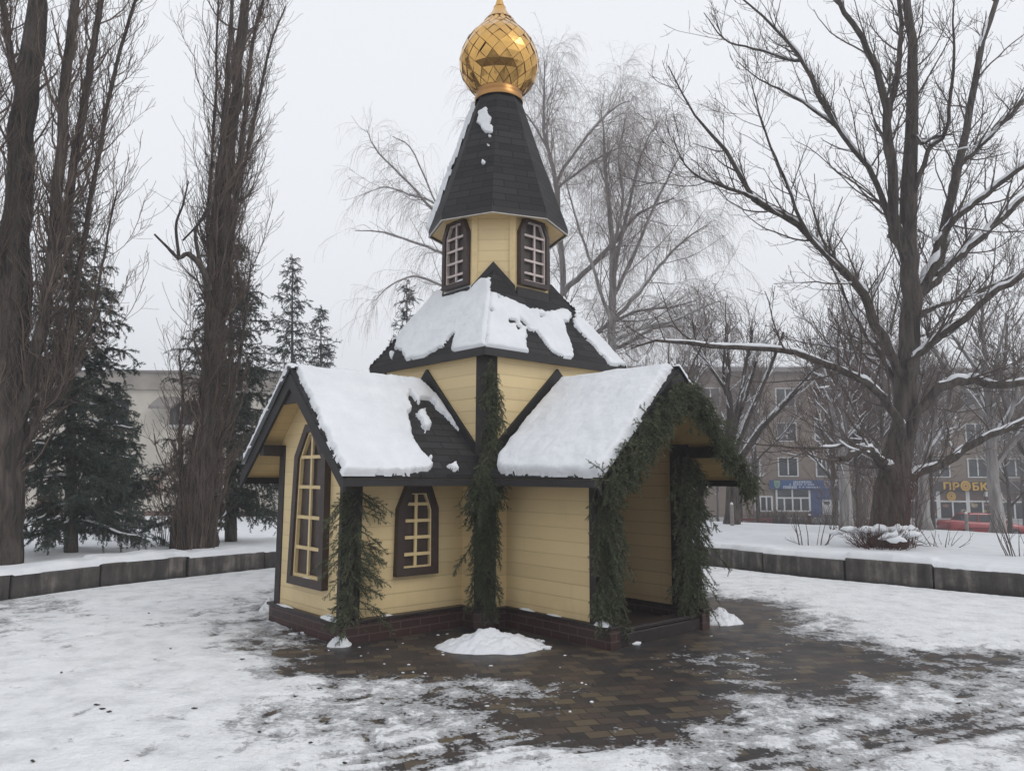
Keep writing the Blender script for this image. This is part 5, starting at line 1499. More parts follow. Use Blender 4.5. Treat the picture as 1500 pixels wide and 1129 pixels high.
# ---------------------------------------------------------------- generic bare trees and shrubs in the background
def bare(px, py, Y, H, spread, label, seed, mat='twig_far', bark='bark', group=None, trunk_r=0.12, fork=0.25, n_l=7, d1=6.0, d2=6.0, d3=7.0, snowc=0.6, up=0.5, name='bare_tree', ang=32, z=None):
    rng = np.random.default_rng(seed)
    base = at(px, py, Y); base[2] = (tz(base[0], Y) if z is None else z) - 0.05
    t = empty(name, base); o0 = np.array(base); tag(t, label, 'tree', group)
    n = 16
    tp = np.array([base + np.array([rng.normal(0, .02), rng.normal(0, .02), H * f * .92]) for f in np.linspace(0, 1, n)])
    tr = trunk_r * np.linspace(1.0, .10, n); tr[0] *= 1.25
    V, F = tubes(tp[None], tr[None], 9); mesh_np('trunk', V - o0, F, M[bark], t, smooth=True)
    lp, lr, _, tt = spawn(rng, tp[None], tr[None], 0, fork, 0.85, ang, 9, H * spread, .25, 12, up=up, noise=.22, r0f=.65, count=n_l, taper=.45)
    V, F = tubes(lp, np.maximum(lr, .008), 6); mesh_np('limbs', V - o0, F, M[bark], t, smooth=True)
    runs = []
    for i in range(len(lp)): runs += snow_runs(rng, lp[i], lr[i], hi=.95, chance=snowc, n=30, thick=1.0, rmin=.008)
    b1, r1, _, _ = spawn(rng, np.concatenate([lp, resn(tp[None], 12)]), np.concatenate([lr, resn(tr[None, :, None], 12)[..., 0]]), d1, .25, 1, 36, 12, H * .13, .4, 8, up=up, noise=.25, r0f=.5, rmax=.018, taper=.3)
    for i in rng.permutation(len(b1))[:130]: runs += snow_runs(rng, b1[i], np.maximum(r1[i], .008), hi=.85, chance=snowc, n=16, rmin=.004)
    add_snow(t, o0, runs)
    b2, r2, _, _ = spawn(rng, b1, r1, d2, .12, 1, 38, 12, H * .07, .4, 6, up=up * .8, noise=.25, r0f=.6, rmax=.008)
    b3, r3, _, _ = spawn(rng, b2, r2, d3, .12, 1, 40, 12, H * .035, .4, 4, up=.3, noise=.25, r0f=.7, rmax=.005)
    twigs_mesh([(b1, r1, 4, .007), (b2, r2, 3, .0055), (b3, r3, 3, .0042)], o0, M[mat], t)
    return t
BG = 'bare trees between the wall and the shops'
bare(1073, 768, 20.5, 5.6, .60, 'forked bare tree with snow-lined branches, next to the porch gable', 501, trunk_r=.20, fork=.22, n_l=9, snowc=.72, group=BG, ang=34)
bare(1241, 792, 17.6, 5.4, .42, 'slim speckled bare tree left of the big trunk, near the blue shopfront', 502, trunk_r=.16, n_l=7, group=BG, bark='bark_birch')
bare(1356, 786, 18.6, 6.2, .36, 'slim speckled bare tree just right of the big trunk', 503, trunk_r=.15, n_l=7, group=BG, bark='bark_birch')
bare(1462, 796, 18.0, 6.6, .42, 'slim speckled bare tree in front of the hood of the red car', 504, trunk_r=.16, n_l=8, group=BG, bark='bark_birch')
bare(1258, 770, 30, 7.5, .42, 'hazy bare tree close left of the big trunk and right of the blue shopfront', 505, trunk_r=.14, n_l=9, group=BG, z=-1.2)
bare(1290, 770, 33, 9.0, .40, 'hazy bare tree directly behind the big trunk', 506, trunk_r=.16, n_l=9, group=BG, z=-1.5)
bare(1368, 770, 30, 8.5, .42, 'hazy bare tree standing left of the golden lettering', 507, trunk_r=.10, n_l=9, group=BG, z=-1.3)
bare(1530, 780, 26, 8.0, .42, 'hazy bare tree at the far right end of the shops', 508, trunk_r=.15, n_l=9, group=BG, z=-.9)
bare(985, 760, 27, 7.5, .45, 'hazy bare tree behind the porch roof, left of the forked tree', 509, trunk_r=.15, n_l=10, group=BG)
bare(925, 760, 30, 7.0, .45, 'hazy brown tree showing low behind the right hip of the main roof', 510, trunk_r=.14, n_l=10, group=BG, mat='twig_red')
bare(1110, 770, 34, 8.5, .42, 'hazy bare tree between the forked tree and the blue sign', 511, trunk_r=.13, n_l=9, group=BG, z=-1.5)
bare(1225, 780, 25, 6.5, .42, 'reddish bare tree right of the blue shop door', 512, trunk_r=.11, n_l=9, group=BG, mat='twig_red', z=-.4)

def shrub(px, py, Y, n, h, spread, label, seed, mat='twig', group=None, sub=5, r=.010, z=None, snow=False, name='bare_shrub', lean=28):
    rng = np.random.default_rng(seed)
    base = at(px, py, Y); base[2] = (tz(base[0], Y) if z is None else z) - .03
    o0 = np.array(base)
    t = empty(name, base); tag(t, label, 'shrub', group)
    P = np.empty((n, 9, 3)); a_ = rng.uniform(0, 2 * PI, n); q = rng.uniform(0, 1, n) ** .5
    P[:, 0] = base + np.stack([np.cos(a_) * q * spread, np.sin(a_) * q * spread, np.zeros(n)], 1)
    th = np.radians(np.abs(rng.normal(lean * .7, lean * .6, n)))
    D = np.stack([np.cos(a_) * np.sin(th), np.sin(a_) * np.sin(th), np.cos(th)], 1)
    Ln = h * rng.uniform(.6, 1.15, n)
    for j in range(1, 9):
        D = D + rng.normal(0, .05, D.shape); D /= np.linalg.norm(D, axis=1, keepdims=True)
        P[:, j] = P[:, j - 1] + D * (Ln / 8)[:, None]
    R = np.full((n, 9), r) * np.linspace(1, .35, 9) * rng.uniform(.7, 1.3, n)[:, None]
    b1, r1, _, _ = spawn(rng, P, R, sub / h, .25, 1, 32, 12, h * .32, .4, 6, up=.3, noise=.2, r0f=.6)
    V, F = tubes(P, R, 5); mesh_np('stems', V - o0, F, M[mat], t)
    twigs_mesh([(b1, r1, 3, .003)], o0, M[mat], t, 'twigs')['kind'] = 'stuff'
    if snow:
        lum_ = []
        for k in range(26):
            p = base + np.array([rng.normal(0, spread * .8), rng.normal(0, spread * .6), h * rng.uniform(.45, .85)])
            pts = np.array([p + np.array([x, rng.normal(0, .02), rng.normal(0, .015) - x * x * .6]) for x in np.linspace(-.16, .16, 6)])
            lum_.append((pts, np.array([.01, .05, .065, .06, .045, .01]) * rng.uniform(.7, 1.2)))
        add_snow(t, o0, lum_, 'snow_clumps')
    return t
shrub(1188, 808, 14.6, 11, .72, .34, 'sparse dark leafless shrub standing in the snow in front of the blue shop', 601, lean=38, sub=4, r=.009)
shrub(1493, 820, 12.6, 12, .75, .22, 'sparse dark leafless shrub in the snow at the right edge of the wall', 602, lean=20, sub=4, r=.009)
shrub(1292, 806, 13.75, 150, .46, .40, 'bushy reddish shrub loaded with snow at the foot of the big bare tree', 603, mat='twig_red', snow=True, sub=4, r=.006, lean=40)
shrub(1318, 800, 14.0, 34, 1.7, .26, 'upright brown suckers clustered round the trunk of the big bare tree', 604, mat='twig_red', sub=6, r=.006, lean=9)
shrub(1382, 806, 14.4, 16, .55, .26, 'flat scatter of fallen dark sticks in the snow right of the big bare tree', 605, lean=75, sub=3, r=.007)
shrub(240, 800, 13.4, 14, .95, .12, 'thin upright brown suckers left of the leaning poplar', 606, mat='twig_pop', sub=5, r=.007, lean=10)
shrub(284, 806, 12.75, 64, 1.5, .34, 'dense brown sucker growth clustered round the foot of the leaning poplar', 607, mat='twig_pop', sub=7, r=.006, lean=9)
shrub(1245, 786, 18.4, 40, 1.5, .5, 'twiggy brown bush between the speckled tree and the big trunk', 608, mat='twig_far', sub=7, r=.008, lean=22)

# thicket of small hazy trees in front of the shops: copies of the trees above
src = [o for o in bpy.data.objects if o.parent is None and o.get('group') == BG and 'hazy' in o['label']]
rng = np.random.default_rng(66)
for i, (px, Y) in enumerate(((1030, 40), (1085, 46), (1262, 44), (1268, 56), (1322, 38), (1345, 50), (1350, 42), (1480, 38), (1502, 50), (1052, 54), (960, 44), (1560, 42), (1240, 30), (1300, 27))):
    o = copy_tree(src[i % len(src)])
    p = at(px, 770, Y)
    o.location = (p[0], Y, -1.6 if Y > 34 else tz(p[0], Y) - .05); o.rotation_euler = (0, 0, rng.uniform(0, 6.28)); s = rng.uniform(.8, 1.15); o.scale = (s, s, s)
    o['label'] = 'hazy leafless tree standing in the thicket between the snowfield and the apartment block'; o['group'] = 'thicket of hazy trees before the apartment block'
# ================================================================== BUILDINGS, SHOPS, CAR
def mat_glass(name, c=(0.035, 0.04, 0.045)):
    m, t, b = new_mat(name); k = NT(t)
    k.l(k.ramp(k.noise(k.obj(), 0.9, 3), [(0.3, tuple(x * .5 for x in c)), (0.7, tuple(x * 1.8 for x in c))]), b.inputs['Base Color'])
    b.inputs['Roughness'].default_value = 0.12; b.inputs['Specular IOR Level'].default_value = 0.5
    return m
M['glass'] = mat_glass('dark_window_glass')
M['white_frame'] = mat_plain('white_window_frame', (0.62, 0.62, 0.62), 0.5, var=.1)
M['tan_brick'] = mat_brick('tan_brick_facade', (0.27, 0.205, 0.16), (0.22, 0.17, 0.135), (0.20, 0.175, 0.155), 0.5, 0.16, 0.02, 0.9, .01, .45)
M['slab'] = mat_plain('grey_roof_slab', (0.22, 0.20, 0.19), .8)
M['beige'] = mat_plain('beige_render', (0.50, 0.46, 0.40), .85, var=.15, scale=.8)
M['beige_dark'] = mat_plain('grey_parapet', (0.30, 0.27, 0.24), .85, var=.25, scale=.8)
M['sign_blue'] = mat_plain('blue_sign_panel', (0.020, 0.065, 0.20), .4, var=.12, scale=2)
M['navy'] = mat_plain('navy_panel', (0.030, 0.055, 0.16), .5, var=.2, scale=2)
M['sign_dark'] = mat_plain('dark_brown_sign_panel', (0.040, 0.026, 0.024), .45, var=.2, scale=2)
M['gold_letter'] = mat_plain('golden_letters', (0.62, 0.36, 0.045), .4, var=.1)
M['pale_mark'] = mat_plain('pale_lettering', (0.45, 0.50, 0.58), .5, var=.1)
M['door_w'] = mat_plain('white_door', (0.55, 0.56, 0.58), .5)
def mat_food(name):
    m, t, b = new_mat(name); k = NT(t); v = k.obj()
    w_ = k.mapping(v, (1.0, 1.0, 1.9), (0, .35, 0))
    vo = k.n('ShaderNodeTexVoronoi'); vo.inputs['Scale'].default_value = 1.25; k.l(w_, vo.inputs['Vector'])
    ring = k.smooth(vo.outputs['Distance'], 0.42, 0.30)
    hue = k.ramp(k.sep(vo.outputs['Color'])[0], [(0.0, (.28, .20, .05)), (.3, (.40, .33, .20)), (.55, (.22, .08, .05)), (.8, (.42, .40, .36)), (1.0, (.30, .22, .03))])
    col = k.mix(ring, (0.022, 0.020, 0.024), hue)
    col = k.mix(k.smooth(k.noise(v, 5, 4), .45, .62), col, (0.03, 0.026, 0.028))
    k.l(col, b.inputs['Base Color']); b.inputs['Roughness'].default_value = .2
    return m
M['food'] = mat_food('window_posters')
M['awning'] = mat_plain('dusky_poster_strip', (0.12, 0.065, 0.05), .4, var=.5, scale=1.2)

YB = 62.0; GZ = -1.60
def bx(px): return at(px, 700, YB)[0]
def bz(py, px=1250): return at(px, py, YB)[2]
apt = empty('apartment_building', (bx(1250), YB, GZ)); tag(apt, 'long four-storey tan brick block with shops on the ground floor, behind the bare trees', 'building')
ao = np.array(apt.location)
def rel_box(x0, x1, y0, y1, z0, z1, name, mat, parent, o=None, bevel=0):
    o = ao if o is None else o
    return MB().box((x0 - o[0], y0 - o[1], z0 - o[2]), (x1 - o[0], y1 - o[1], z1 - o[2])).build(name, mat, parent, bevel=bevel)
XL, XR = 8.0, 78.0
ztop = bz(546)
rel_box(XL, XR, YB, YB + 12, GZ - .3, ztop, 'wall', M['tan_brick'], apt)
rf = rel_box(XL - .4, XR + .4, YB - .45, YB + 12.4, ztop + .003, ztop + .38, 'roof', M['slab'], apt)
rel_box(XL - .3, XR + .3, YB - .3, YB + 12, ztop + .383, ztop + .50, 'roof_snow', M['snow'], rf)
# upper windows: three floors
fz = [bz(697), bz(697) + 2.85, bz(697) + 5.7]
wx0 = bx(1172)
k_ = 0
win_proto = None
for fl in fz:
    x = XL + 1.2
    while x < XR - 3:
        cx = x + 1.0
        g = rel_box(cx - .78, cx + .78, YB - .012, YB + .2, fl, fl + 1.5, 'window', M['glass'], apt)
        b = MB()
        o = ao
        for (a0, a1, c0, c1) in ((-.84, -.74, 0, 1.5), (.74, .84, 0, 1.5), (-.05, .05, .08, 1.42), (-.84, .84, -.08, .0), (-.74, .74, 1.42, 1.5)):
            b.box((cx + a0 - o[0], YB - .05 - o[1], fl + c0 - o[2]), (cx + a1 - o[0], YB - .015 - o[1], fl + c1 - o[2]))
        b.build('window_frame', M['white_frame'], g)
        x += 3.1
def shop_window(x0, x1, z0, z1, bars, zbar, pane_top, pane_low, parent=apt, yo=0.0):
    y = YB - .06 + yo
    g = rel_box(x0, x1, y, YB + .1, z0, z1, 'window', pane_low, parent)
    rel_box(x0 + .02, x1 - .02, y - .012, y - .004, zbar, z1 - .02, 'upper_pane', pane_top, g)
    b = MB(); o = ao
    def q(a0, a1, c0, c1): b.box((a0 - o[0], y - .06 - o[1], c0 - o[2]), (a1 - o[0], y - .016 - o[1], c1 - o[2]))
    q(x0 - .07, x0 + .07, z0, z1); q(x1 - .07, x1 + .07, z0, z1); q(x0 + .07, x1 - .07, zbar - .06, zbar + .06); q(x0 + .07, x1 - .07, z0 - .06, z0 + .05)
    for xb, full in bars: q(xb - .06, xb + .06, z0 + .05, zbar - .06); 
    for xb, full in bars:
        if full: q(xb - .06, xb + .06, zbar + .06, z1)
    b.build('window_frame', M['white_frame'], g)
    return g
def zz_(py, px): return at(px, py, YB)[2]
# left: plain window, then the blue shop
shop_window(bx(1105), bx(1129), zz_(748, 1115), zz_(726, 1115), [(bx(1112), False), (bx(1121), False)], zz_(727, 1115), M['glass'], M['glass'])
shop_window(bx(1136), bx(1184), zz_(748, 1160), zz_(717, 1160), [(bx(1147), False), (bx(1159), True), (bx(1171), False)], zz_(729, 1160), M['glass'], M['glass'])
rel_box(bx(1184) + .1, bx(1236), YB - .10, YB + .1, GZ, zz_(716, 1210), 'shop_wall', M['navy'], apt)
d = rel_box(bx(1202), bx(1227), YB - .18, YB - .102, GZ + .3, zz_(732, 1214), 'door', M['door_w'], apt)
b = MB(); o = ao
xa, xb = bx(1202), bx(1227); xm = (xa + xb) / 2; zt = zz_(732, 1214)
for a0, a1 in ((xa + .10, xm - .10), (xm + .06, xb - .10)): b.box((a0 - o[0], YB - .195 - o[1], GZ + 1.1 - o[2]), (a1 - o[0], YB - .182 - o[1], zt - .12 - o[2]))
b.build('door_glass', M['glass'], d)
for k in range(3): rel_box(bx(1200) - .2, bx(1229) + .3, YB - .5 - .3 * k, YB - .205 - .3 * k if k == 0 else YB - .501 - .3 * (k - 1), GZ - .1, GZ + .3 - .1 * k, 'step', M['slab'], apt)
# blue fascia sign of the left shop
s1 = empty('shop_sign', (bx(1180), YB - .2, bz(710))); tag(s1, 'blue shop fascia sign with two shields and pale lines of small lettering', 'sign')
so = np.array(s1.location)
rel_box(bx(1126), bx(1224), YB - .28, YB - .11, zz_(716, 1180), zz_(703, 1180), 'panel', M['sign_blue'], s1, so)
sh = [(-.32, .45), (.32, .45), (.32, -.05), (.18, -.32), (0, -.45), (-.18, -.32), (-.32, -.05)]
def shield(cx, cz, sc, mat, inner):
    b = MB().prism([(cx + x * sc - so[0], YB - .284 - so[1], cz + z * sc - so[2]) for x, z in sh], (0, -.03, 0)); e = b.build('emblem', mat, s1)
    MB().prism([(cx + x * sc * .6 - so[0], YB - .318 - so[1], cz + z * sc * .6 - so[2]) for x, z in sh], (0, -.01, 0)).build('emblem_device', inner, e)
shield(bx(1136), zz_(709.5, 1136), .72, mat_plain('green_yellow_shield', (.25, .33, .16), .5), mat_plain('shield_teal', (.10, .25, .28), .5))
shield(bx(1209), zz_(709.5, 1209), .70, mat_plain('beige_shield', (.33, .27, .24), .5), mat_plain('shield_grey', (.16, .12, .13), .5))
rng = np.random.default_rng(8)
for zrow, xa, xb, hgt, mat_ in ((705.6, 1160, 1187, .20, M['pale_mark']), (709.2, 1152, 1190, .16, M['pale_mark']), (713.2, 1145, 1166, .26, M['pale_mark']), (713.2, 1168, 1202, .12, M['pale_mark'])):
    b = MB(); x = bx(xa); zc = zz_(zrow, 1175)
    while x < bx(xb):
        wd = rng.uniform(.06, .13)
        if rng.uniform() > .14: b.box((x - so[0], YB - .296 - so[1], zc - hgt / 2 - so[2]), (x + wd - so[0], YB - .284 - so[1], zc + hgt / 2 * rng.uniform(.6, 1) - so[2]))
        x += wd + .05
    b.build('lettering', mat_, s1)
# the right shop with its posters and golden name
shop_window(bx(1327), bx(1370), zz_(763, 1350), zz_(719, 1350), [(bx(1348), False)], zz_(733, 1350), M['awning'], M['food'])
shop_window(bx(1370) + .16, bx(1413), zz_(763, 1390), zz_(719, 1390), [(bx(1392), False)], zz_(734, 1390), M['awning'], M['food'])
shop_window(bx(1413) + .16, bx(1458), zz_(763, 1435), zz_(719, 1435), [(bx(1436), False)], zz_(734, 1435), M['awning'], M['food'])
shop_window(bx(1464), bx(1520), zz_(768, 1490), zz_(722, 1490), [(bx(1482), False), (bx(1501), False)], zz_(735, 1490), M['awning'], M['food'])
s2 = empty('shop_sign', (bx(1415), YB - .2, bz(712))); tag(s2, 'dark brown fascia sign with golden cyrillic lettering above the poster windows', 'sign')
so2 = np.array(s2.location)
rel_box(bx(1320), bx(1530), YB - .34, YB - .12, zz_(719, 1400), zz_(705, 1400), 'panel', M['sign_dark'], s2, so2)
def letters(txt, px0, px1, pyt, pyb):
    cu = bpy.data.curves.new('lettering', 'FONT'); cu.body = txt; cu.extrude = .04; cu.offset = .022; cu.align_x = 'LEFT'; cu.space_character = 1.08
    o = bpy.data.objects.new('lettering', cu); COL.objects.link(o)
    bpy.context.view_layer.update()
    wd, hg = o.dimensions.x, o.dimensions.y
    H = zz_(pyt, 1400) - zz_(pyb, 1400); Wd = bx(px1) - bx(px0)
    o.parent = s2
    o.rotation_euler = (PI / 2, 0, 0); o.scale = (Wd / wd, H / hg, 1)
    bb = [v[0] for v in o.bound_box]; by = [v[1] for v in o.bound_box]
    o.location = (bx(px0) - min(bb) * Wd / wd - so2[0], YB - .39 - so2[1], zz_(pyb, 1400) - min(by) * H / hg - so2[2])
    bpy.context.view_layer.update()
    me = bpy.data.meshes.new_from_object(o.evaluated_get(bpy.context.evaluated_depsgraph_get()))
    q = bpy.data.objects.new('lettering', me); COL.objects.link(q); q.parent = s2
    q.rotation_euler = o.rotation_euler; q.scale = o.scale; q.location = o.location
    bpy.data.objects.remove(o); me.materials.clear(); me.materials.append(M['gold_letter']); return q
letters('ПР', 1377.5, 1400, 706, 717.5); letters('БКА', 1419.5, 1454, 706, 718)
def disc(cx, cz, r, y, parent, so_, nm):
    o = MB().prism([(cx + math.cos(i * PI / 12) * r - so_[0], y - so_[1], cz + math.sin(i * PI / 12) * r - so_[2]) for i in range(24)], (0, -.06, 0)).build(nm, M['gold_letter'], parent)
    for rr, m_, dy in ((.78, mat_plain('wreath_ochre', (.36, .22, .05), .5), .064), (.45, M['gold_letter'], .068), (.24, M['sign_dark'], .072)):
        MB().prism([(cx + math.cos(i * PI / 12) * r * rr - so_[0], y - dy - so_[1], cz + math.sin(i * PI / 12) * r * rr - so_[2]) for i in range(24)], (0, -.002, 0)).build('disc_ring', m_, o)
    return o
disc(bx(1409.5), zz_(711.5, 1409), .40, YB - .345, s2, so2, 'round_emblem')
ac = rel_box(bx(1437), bx(1451), YB - .50, YB - .14, zz_(727, 1444), zz_(720, 1444), 'ac_unit', M['white_frame'], None, (0, 0, 0), .02)
tag(ac, 'pale air conditioner box mounted above the poster windows', 'air conditioner')
MB().lathe([(.14, 0), (.14, .03), (.02, .035)], 16).build('fan_grille', M['slab'], ac)
fg = [x for x in bpy.data.objects if x.parent == ac][0]; fg.rotation_euler = (PI / 2, 0, 0); fg.location = (bx(1442), YB - .50, zz_(723.5, 1444))
wr = empty('wreath_sign', (bx(1390), YB, zz_(727, 1390))); bpy.data.objects.remove(wr)
em = disc(bx(1390), zz_(726.5, 1390), .36, YB - .13, None, (0, 0, 0), 'round_sign'); tag(em, 'round golden sign disc hung in the poster window under the golden lettering', 'sign')

# ---- pale building on the left
YL = 32.0
def lx(px, Y=YL): return at(px, 690, Y)[0]
def lz(py, px=200, Y=YL): return at(px, py, Y)[2]
hb = empty('pale_building', (lx(150), YL, -.15)); tag(hb, 'pale beige two-storey building behind the dark spruces on the left', 'building')
ho = np.array(hb.location)
rb = lambda x0, x1, y0, y1, z0, z1, n, m, p=hb: rel_box(x0, x1, y0, y1, z0, z1, n, m, p, ho)
X0, X1 = lx(-160), lx(420)
rb(X0, X1, YL, YL + 9, -.4, lz(571), 'wall', M['beige'])
rb(X0 - .1, X1 + .1, YL - .12, YL + 9.1, lz(571) + .003, lz(546), 'parapet', M['beige_dark'])
rb(X0 - .2, X1 + .2, YL - .22, YL + 9.2, lz(546) + .003, lz(543), 'roof', M['slab'])
rb(X0, X1, YL - .06, YL + .1, -.4, lz(748), 'foundation', mat_plain('reddish_foundation', (.16, .10, .085), .8, var=.3), hb)
dd = rb(lx(60), lx(88), YL - .08, YL + .1, -.2, lz(727), 'door', mat_plain('rust_brown_door', (.20, .085, .05), .6, var=.3, scale=3), hb)
rb(lx(218), lx(240), YL - .05, YL + .1, lz(725), lz(695), 'shutter', mat_plain('brown_shutter', (.24, .165, .125), .7), hb)
for px in (-60, 20, 150, 244, 330):
    g = rb(lx(px), lx(px) + .95, YL - .02, YL + .2, lz(622), lz(588), 'window', M['glass'])
    rb(lx(px) - .07, lx(px) + 1.02, YL - .08, YL - .024, lz(622) - .1, lz(622), 'sill', M['white_frame'], g)
    rb(lx(px) + .44, lx(px) + .51, YL - .05, YL - .024, lz(622) + .002, lz(588), 'window_frame', M['white_frame'], g)
cp = MB().prism([(lx(226) - ho[0], YL - .9 - ho[1], lz(597) - ho[2]), (lx(226) - ho[0], YL - .005 - ho[1], lz(581) - ho[2]), (lx(226) - ho[0], YL - .005 - ho[1], lz(585) - ho[2]), (lx(226) - ho[0], YL - .9 - ho[1], lz(601) - ho[2])], (1.0, 0, 0)).build('canopy', M['slab'], hb)

# ---- red car
def car():
    Yc = 42.0; cx = at(1438, 760, Yc)[0]; gz = -1.655
    t = empty('parked_car', (cx, Yc, gz)); tag(t, 'red sedan parked side-on in front of the poster windows', 'car')
    m, tt, bs = new_mat('red_car_paint'); bs.inputs['Base Color'].default_value = (.33, .022, .026, 1); bs.inputs['Roughness'].default_value = .25
    bs.inputs['Coat Weight'].default_value = .4
    Lh = 2.12; W = .80
    # body: stations along x (rear -> front) : x, z_low, z_mid, z_top, half width
    st = [(-Lh, .42, .66, .86, .66), (-Lh + .06, .30, .66, .97, .74), (-1.75, .24, .64, 1.00, .79), (-1.2, .22, .62, .99, .80), (-.4, .21, .62, .96, .80), (.5, .21, .62, .94, .80), (1.0, .22, .62, .92, .80), (1.5, .23, .60, .85, .78), (1.9, .25, .56, .76, .74), (Lh - .06, .30, .52, .69, .70), (Lh, .38, .50, .62, .62)]
    V = []; F = []
    for x, z0, z1, z2, w_ in st:
        for y, z in ((-w_ * .80, z0), (-w_, z0 + .10), (-w_ * 1.02, z1), (-w_ * .97, z2 - .06), (-w_ * .88, z2), (0, z2 + .02), (w_ * .88, z2), (w_ * .97, z2 - .06), (w_ * 1.02, z1), (w_, z0 + .10), (w_ * .80, z0), (0, z0)):
            V.append((x, y, z))
    k = 12
    for i in range(len(st) - 1):
        for j in range(k): F.append((i * k + j, i * k + (j + 1) % k, (i + 1) * k + (j + 1) % k, (i + 1) * k + j))
    F += [tuple(range(k)), tuple(range((len(st) - 1) * k, len(st) * k))[::-1]]
    body = MB().add(V, F).build('body', m, t, smooth=True)
    # cabin: dark glass block with red roof and pillars
    def loft(secs, name, mat, par, y_in=0):
        V = []; F = []
        for x0, x1, z, w_ in secs:
            V += [(x0, -w_, z), (x1, -w_, z), (x1, w_, z), (x0, w_, z)]
        for i in range(len(secs) - 1):
            for j in range(4): F.append((i * 4 + j, i * 4 + (j + 1) % 4, i * 4 + 4 + (j + 1) % 4, i * 4 + 4 + j))
        F += [(3, 2, 1, 0), tuple(range(4 * len(secs) - 4, 4 * len(secs)))]
        return MB().add(V, F).build(name, mat, par)
    loft([(-1.32, 1.02, .93, .72), (-.95, .42, 1.34, .60)], 'cabin_glass', M['glass'], t)
    roof = loft([(-.97, .44, 1.335, .61), (-.88, .34, 1.395, .57), (-.78, .22, 1.41, .50)], 'roof', m, t)
    for xa, xb in ((-1.34, -.98), (-.60, -.52), (.14, .17), (1.03, .43)):
        for s in (-1, 1):
            p, q = np.array([xa, s * .725, .93]), np.array([xb, s * .605, 1.345])
            V, Fq = tubes(np.array([[p, q]]), np.array([[.035, .03]]), 6); mesh_np('pillar', V, Fq, m, body)
    tyre = mat_plain('tyre_rubber', (.012, .012, .013), .8); rim = mat_plain('steel_rim', (.28, .28, .30), .4, .6)
    for x in (-1.28, 1.30):
        for s in (-1, 1):
            wh = MB().lathe([(.17, -.09), (.30, -.09), (.31, -.06), (.31, .06), (.30, .09), (.17, .09)], 24).build('wheel', tyre, t, smooth=True)
            wh.rotation_euler = (PI / 2, 0, 0); wh.location = (x, s * .74, .31)
            MB().lathe([(.0, .06), (.06, .07), (.15, .05), (.175, .085), (.175, -.085), (0, -.085)], 20).build('rim', rim, wh)
            MB().lathe([(.0, 0), (.36, 0), (.36, .02), (0, .02)], 24).build('wheel_arch', tyre, wh).location = (0, 0, -.06 if s < 0 else .04)
    MB().box((Lh - .10, -.62, .53), (Lh - .02, -.38, .64)).build('headlight', M['white_frame'], t, bevel=.01)
    MB().box((Lh - .10, .38, .53), (Lh - .02, .62, .64)).build('headlight', M['white_frame'], t, bevel=.01)
    tl = mat_plain('tail_light', (.25, .01, .01), .3)
    MB().box((-Lh - .012, -.66, .70), (-Lh + .08, -.44, .86)).build('tail_light', tl, t, bevel=.01)
    MB().box((-Lh - .012, .44, .70), (-Lh + .08, .66, .86)).build('tail_light', tl, t, bevel=.01)
    MB().box((-Lh - .06, -.70, .36), (-Lh + .05, .70, .52)).build('bumper', tyre, t, bevel=.02)
    MB().box((Lh - .06, -.68, .32), (Lh + .05, .68, .46)).build('bumper', tyre, t, bevel=.02)
    for s in (-1, 1):
        MB().box((-1.25, s * .815 - .008, .60), (1.0, s * .815 + .008, .64)).build('side_strip', tyre, t)
    t.rotation_euler = (0, 0, math.radians(-2))
car()
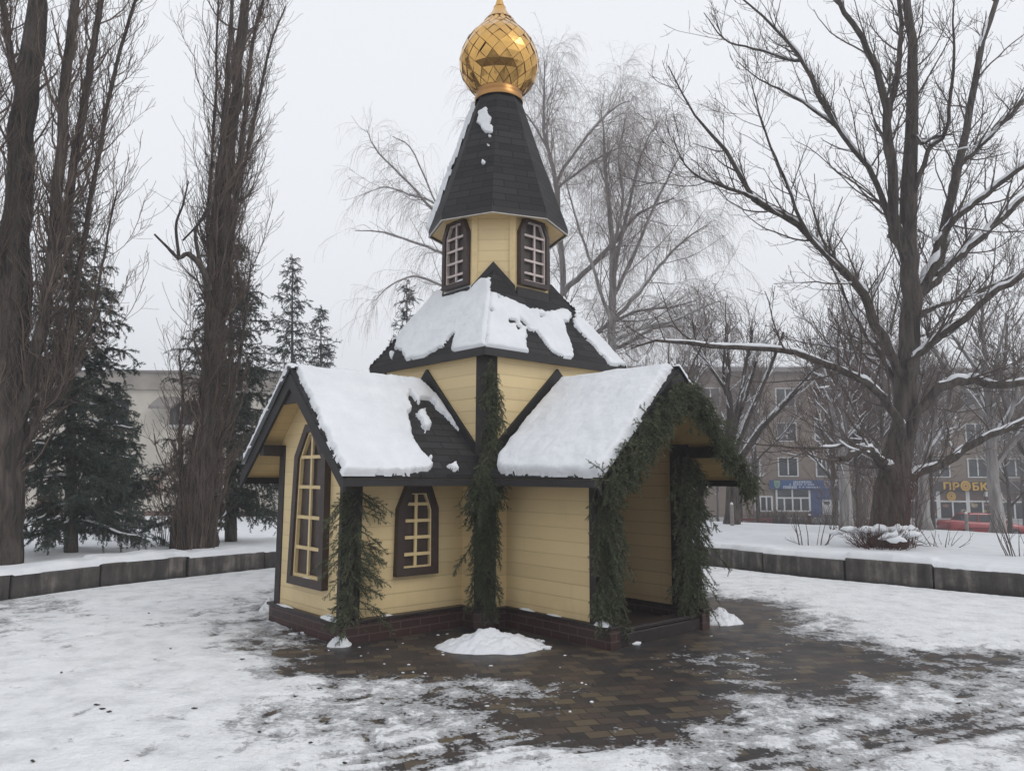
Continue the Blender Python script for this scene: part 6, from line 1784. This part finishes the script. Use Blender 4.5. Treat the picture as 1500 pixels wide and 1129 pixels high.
# ---- bench, hedge, posts along the street
be = empty('park_bench', (at(1106, 757, 36)[0], 36, -1.2)); tag(be, 'low dark red bench with a little snow, beside the hedge across the snowfield', 'bench')
br_ = mat_plain('dark_red_paint', (.12, .035, .03), .6)
for i in range(3): MB().box((-.9, -.2 + i * .15, .44), (.9, -.09 + i * .15, .48)).build('seat_slat', br_, be)
for i in range(2): MB().box((-.9, .27, .62 + i * .16), (.9, .31, .74 + i * .16)).build('back_slat', br_, be)
for s in (-.7, .7):
    MB().box((s - .05, -.2, 0), (s + .05, -.12, .438)).build('leg', M['slab'], be); MB().box((s - .05, .312, 0), (s + .05, .37, .88)).build('leg', M['slab'], be)
MB().box((-.88, -.2, .483), (.88, .2, .53)).build('snow_cover', M['snow'], be, bevel=.02)
HG = 'trimmed leafless hedges along the street'
for i, (px, Y, n, h, s, lab, m_) in enumerate(((1160, 40, 330, 1.35, 1.15, 'dark grey rounded leafless hedge below the blue shop window', 'twig'), (1118, 41, 150, 1.3, .8, 'reddish leafless hedge behind the dark red bench', 'twig_red'), (1236, 40, 200, 1.3, 1.1, 'dark leafless hedge right of the blue shop door', 'twig'), (1395, 37, 120, .7, 1.2, 'low grey leafless hedge beside the rear of the red car', 'twig_far'))):
    shrub(px, 760, Y, n, h, s, lab, 700 + i, mat=m_, group=HG, sub=14, r=.013, z=-1.65, lean=26, name='leafless_hedge')
for px, lab, h in ((1417, 'grey kerbside post in front of the red car', 1.25), (1187, 'thick brown post below the right end of the blue sign', 1.6), (1073, 'thin post in the snow at the foot of the forked tree', .5)):
    Yp = 24 if px == 1417 else (34 if px == 1187 else 19.8); p = at(px, 780, Yp)
    z = tz(p[0], Yp)
    o = empty('street_post', (p[0], Yp, z)); tag(o, lab, 'post')
    r = .07 if px == 1187 else .05
    MB().lathe([(0, -.2), (r, -.2), (r, h), (r * .6, h + .03), (0, h + .03)], 12).build('pole', M['twig_red'] if px == 1187 else M['slab'], o)
    MB().lathe([(r * .2, h + .032), (r * .95, h + .035), (r * .5, h + .09), (0, h + .10)], 12).build('snow_cap', M['snow'], o, smooth=True)

# ---- light winter haze over the whole place
hz = MB().box((-130, -60, -3.2), (150, 130, 22)).build('haze', None, kind='stuff')
m = bpy.data.materials.new('haze'); m.use_nodes = True; t = m.node_tree; t.nodes.clear()
o_ = t.nodes.new('ShaderNodeOutputMaterial'); v_ = t.nodes.new('ShaderNodeVolumePrincipled')
v_.inputs['Color'].default_value = (.93, .95, 1, 1); v_.inputs['Density'].default_value = 0.0038; v_.inputs['Anisotropy'].default_value = 0.0
t.links.new(v_.outputs[0], o_.inputs['Volume']); hz.data.materials.append(m)
# quick ground
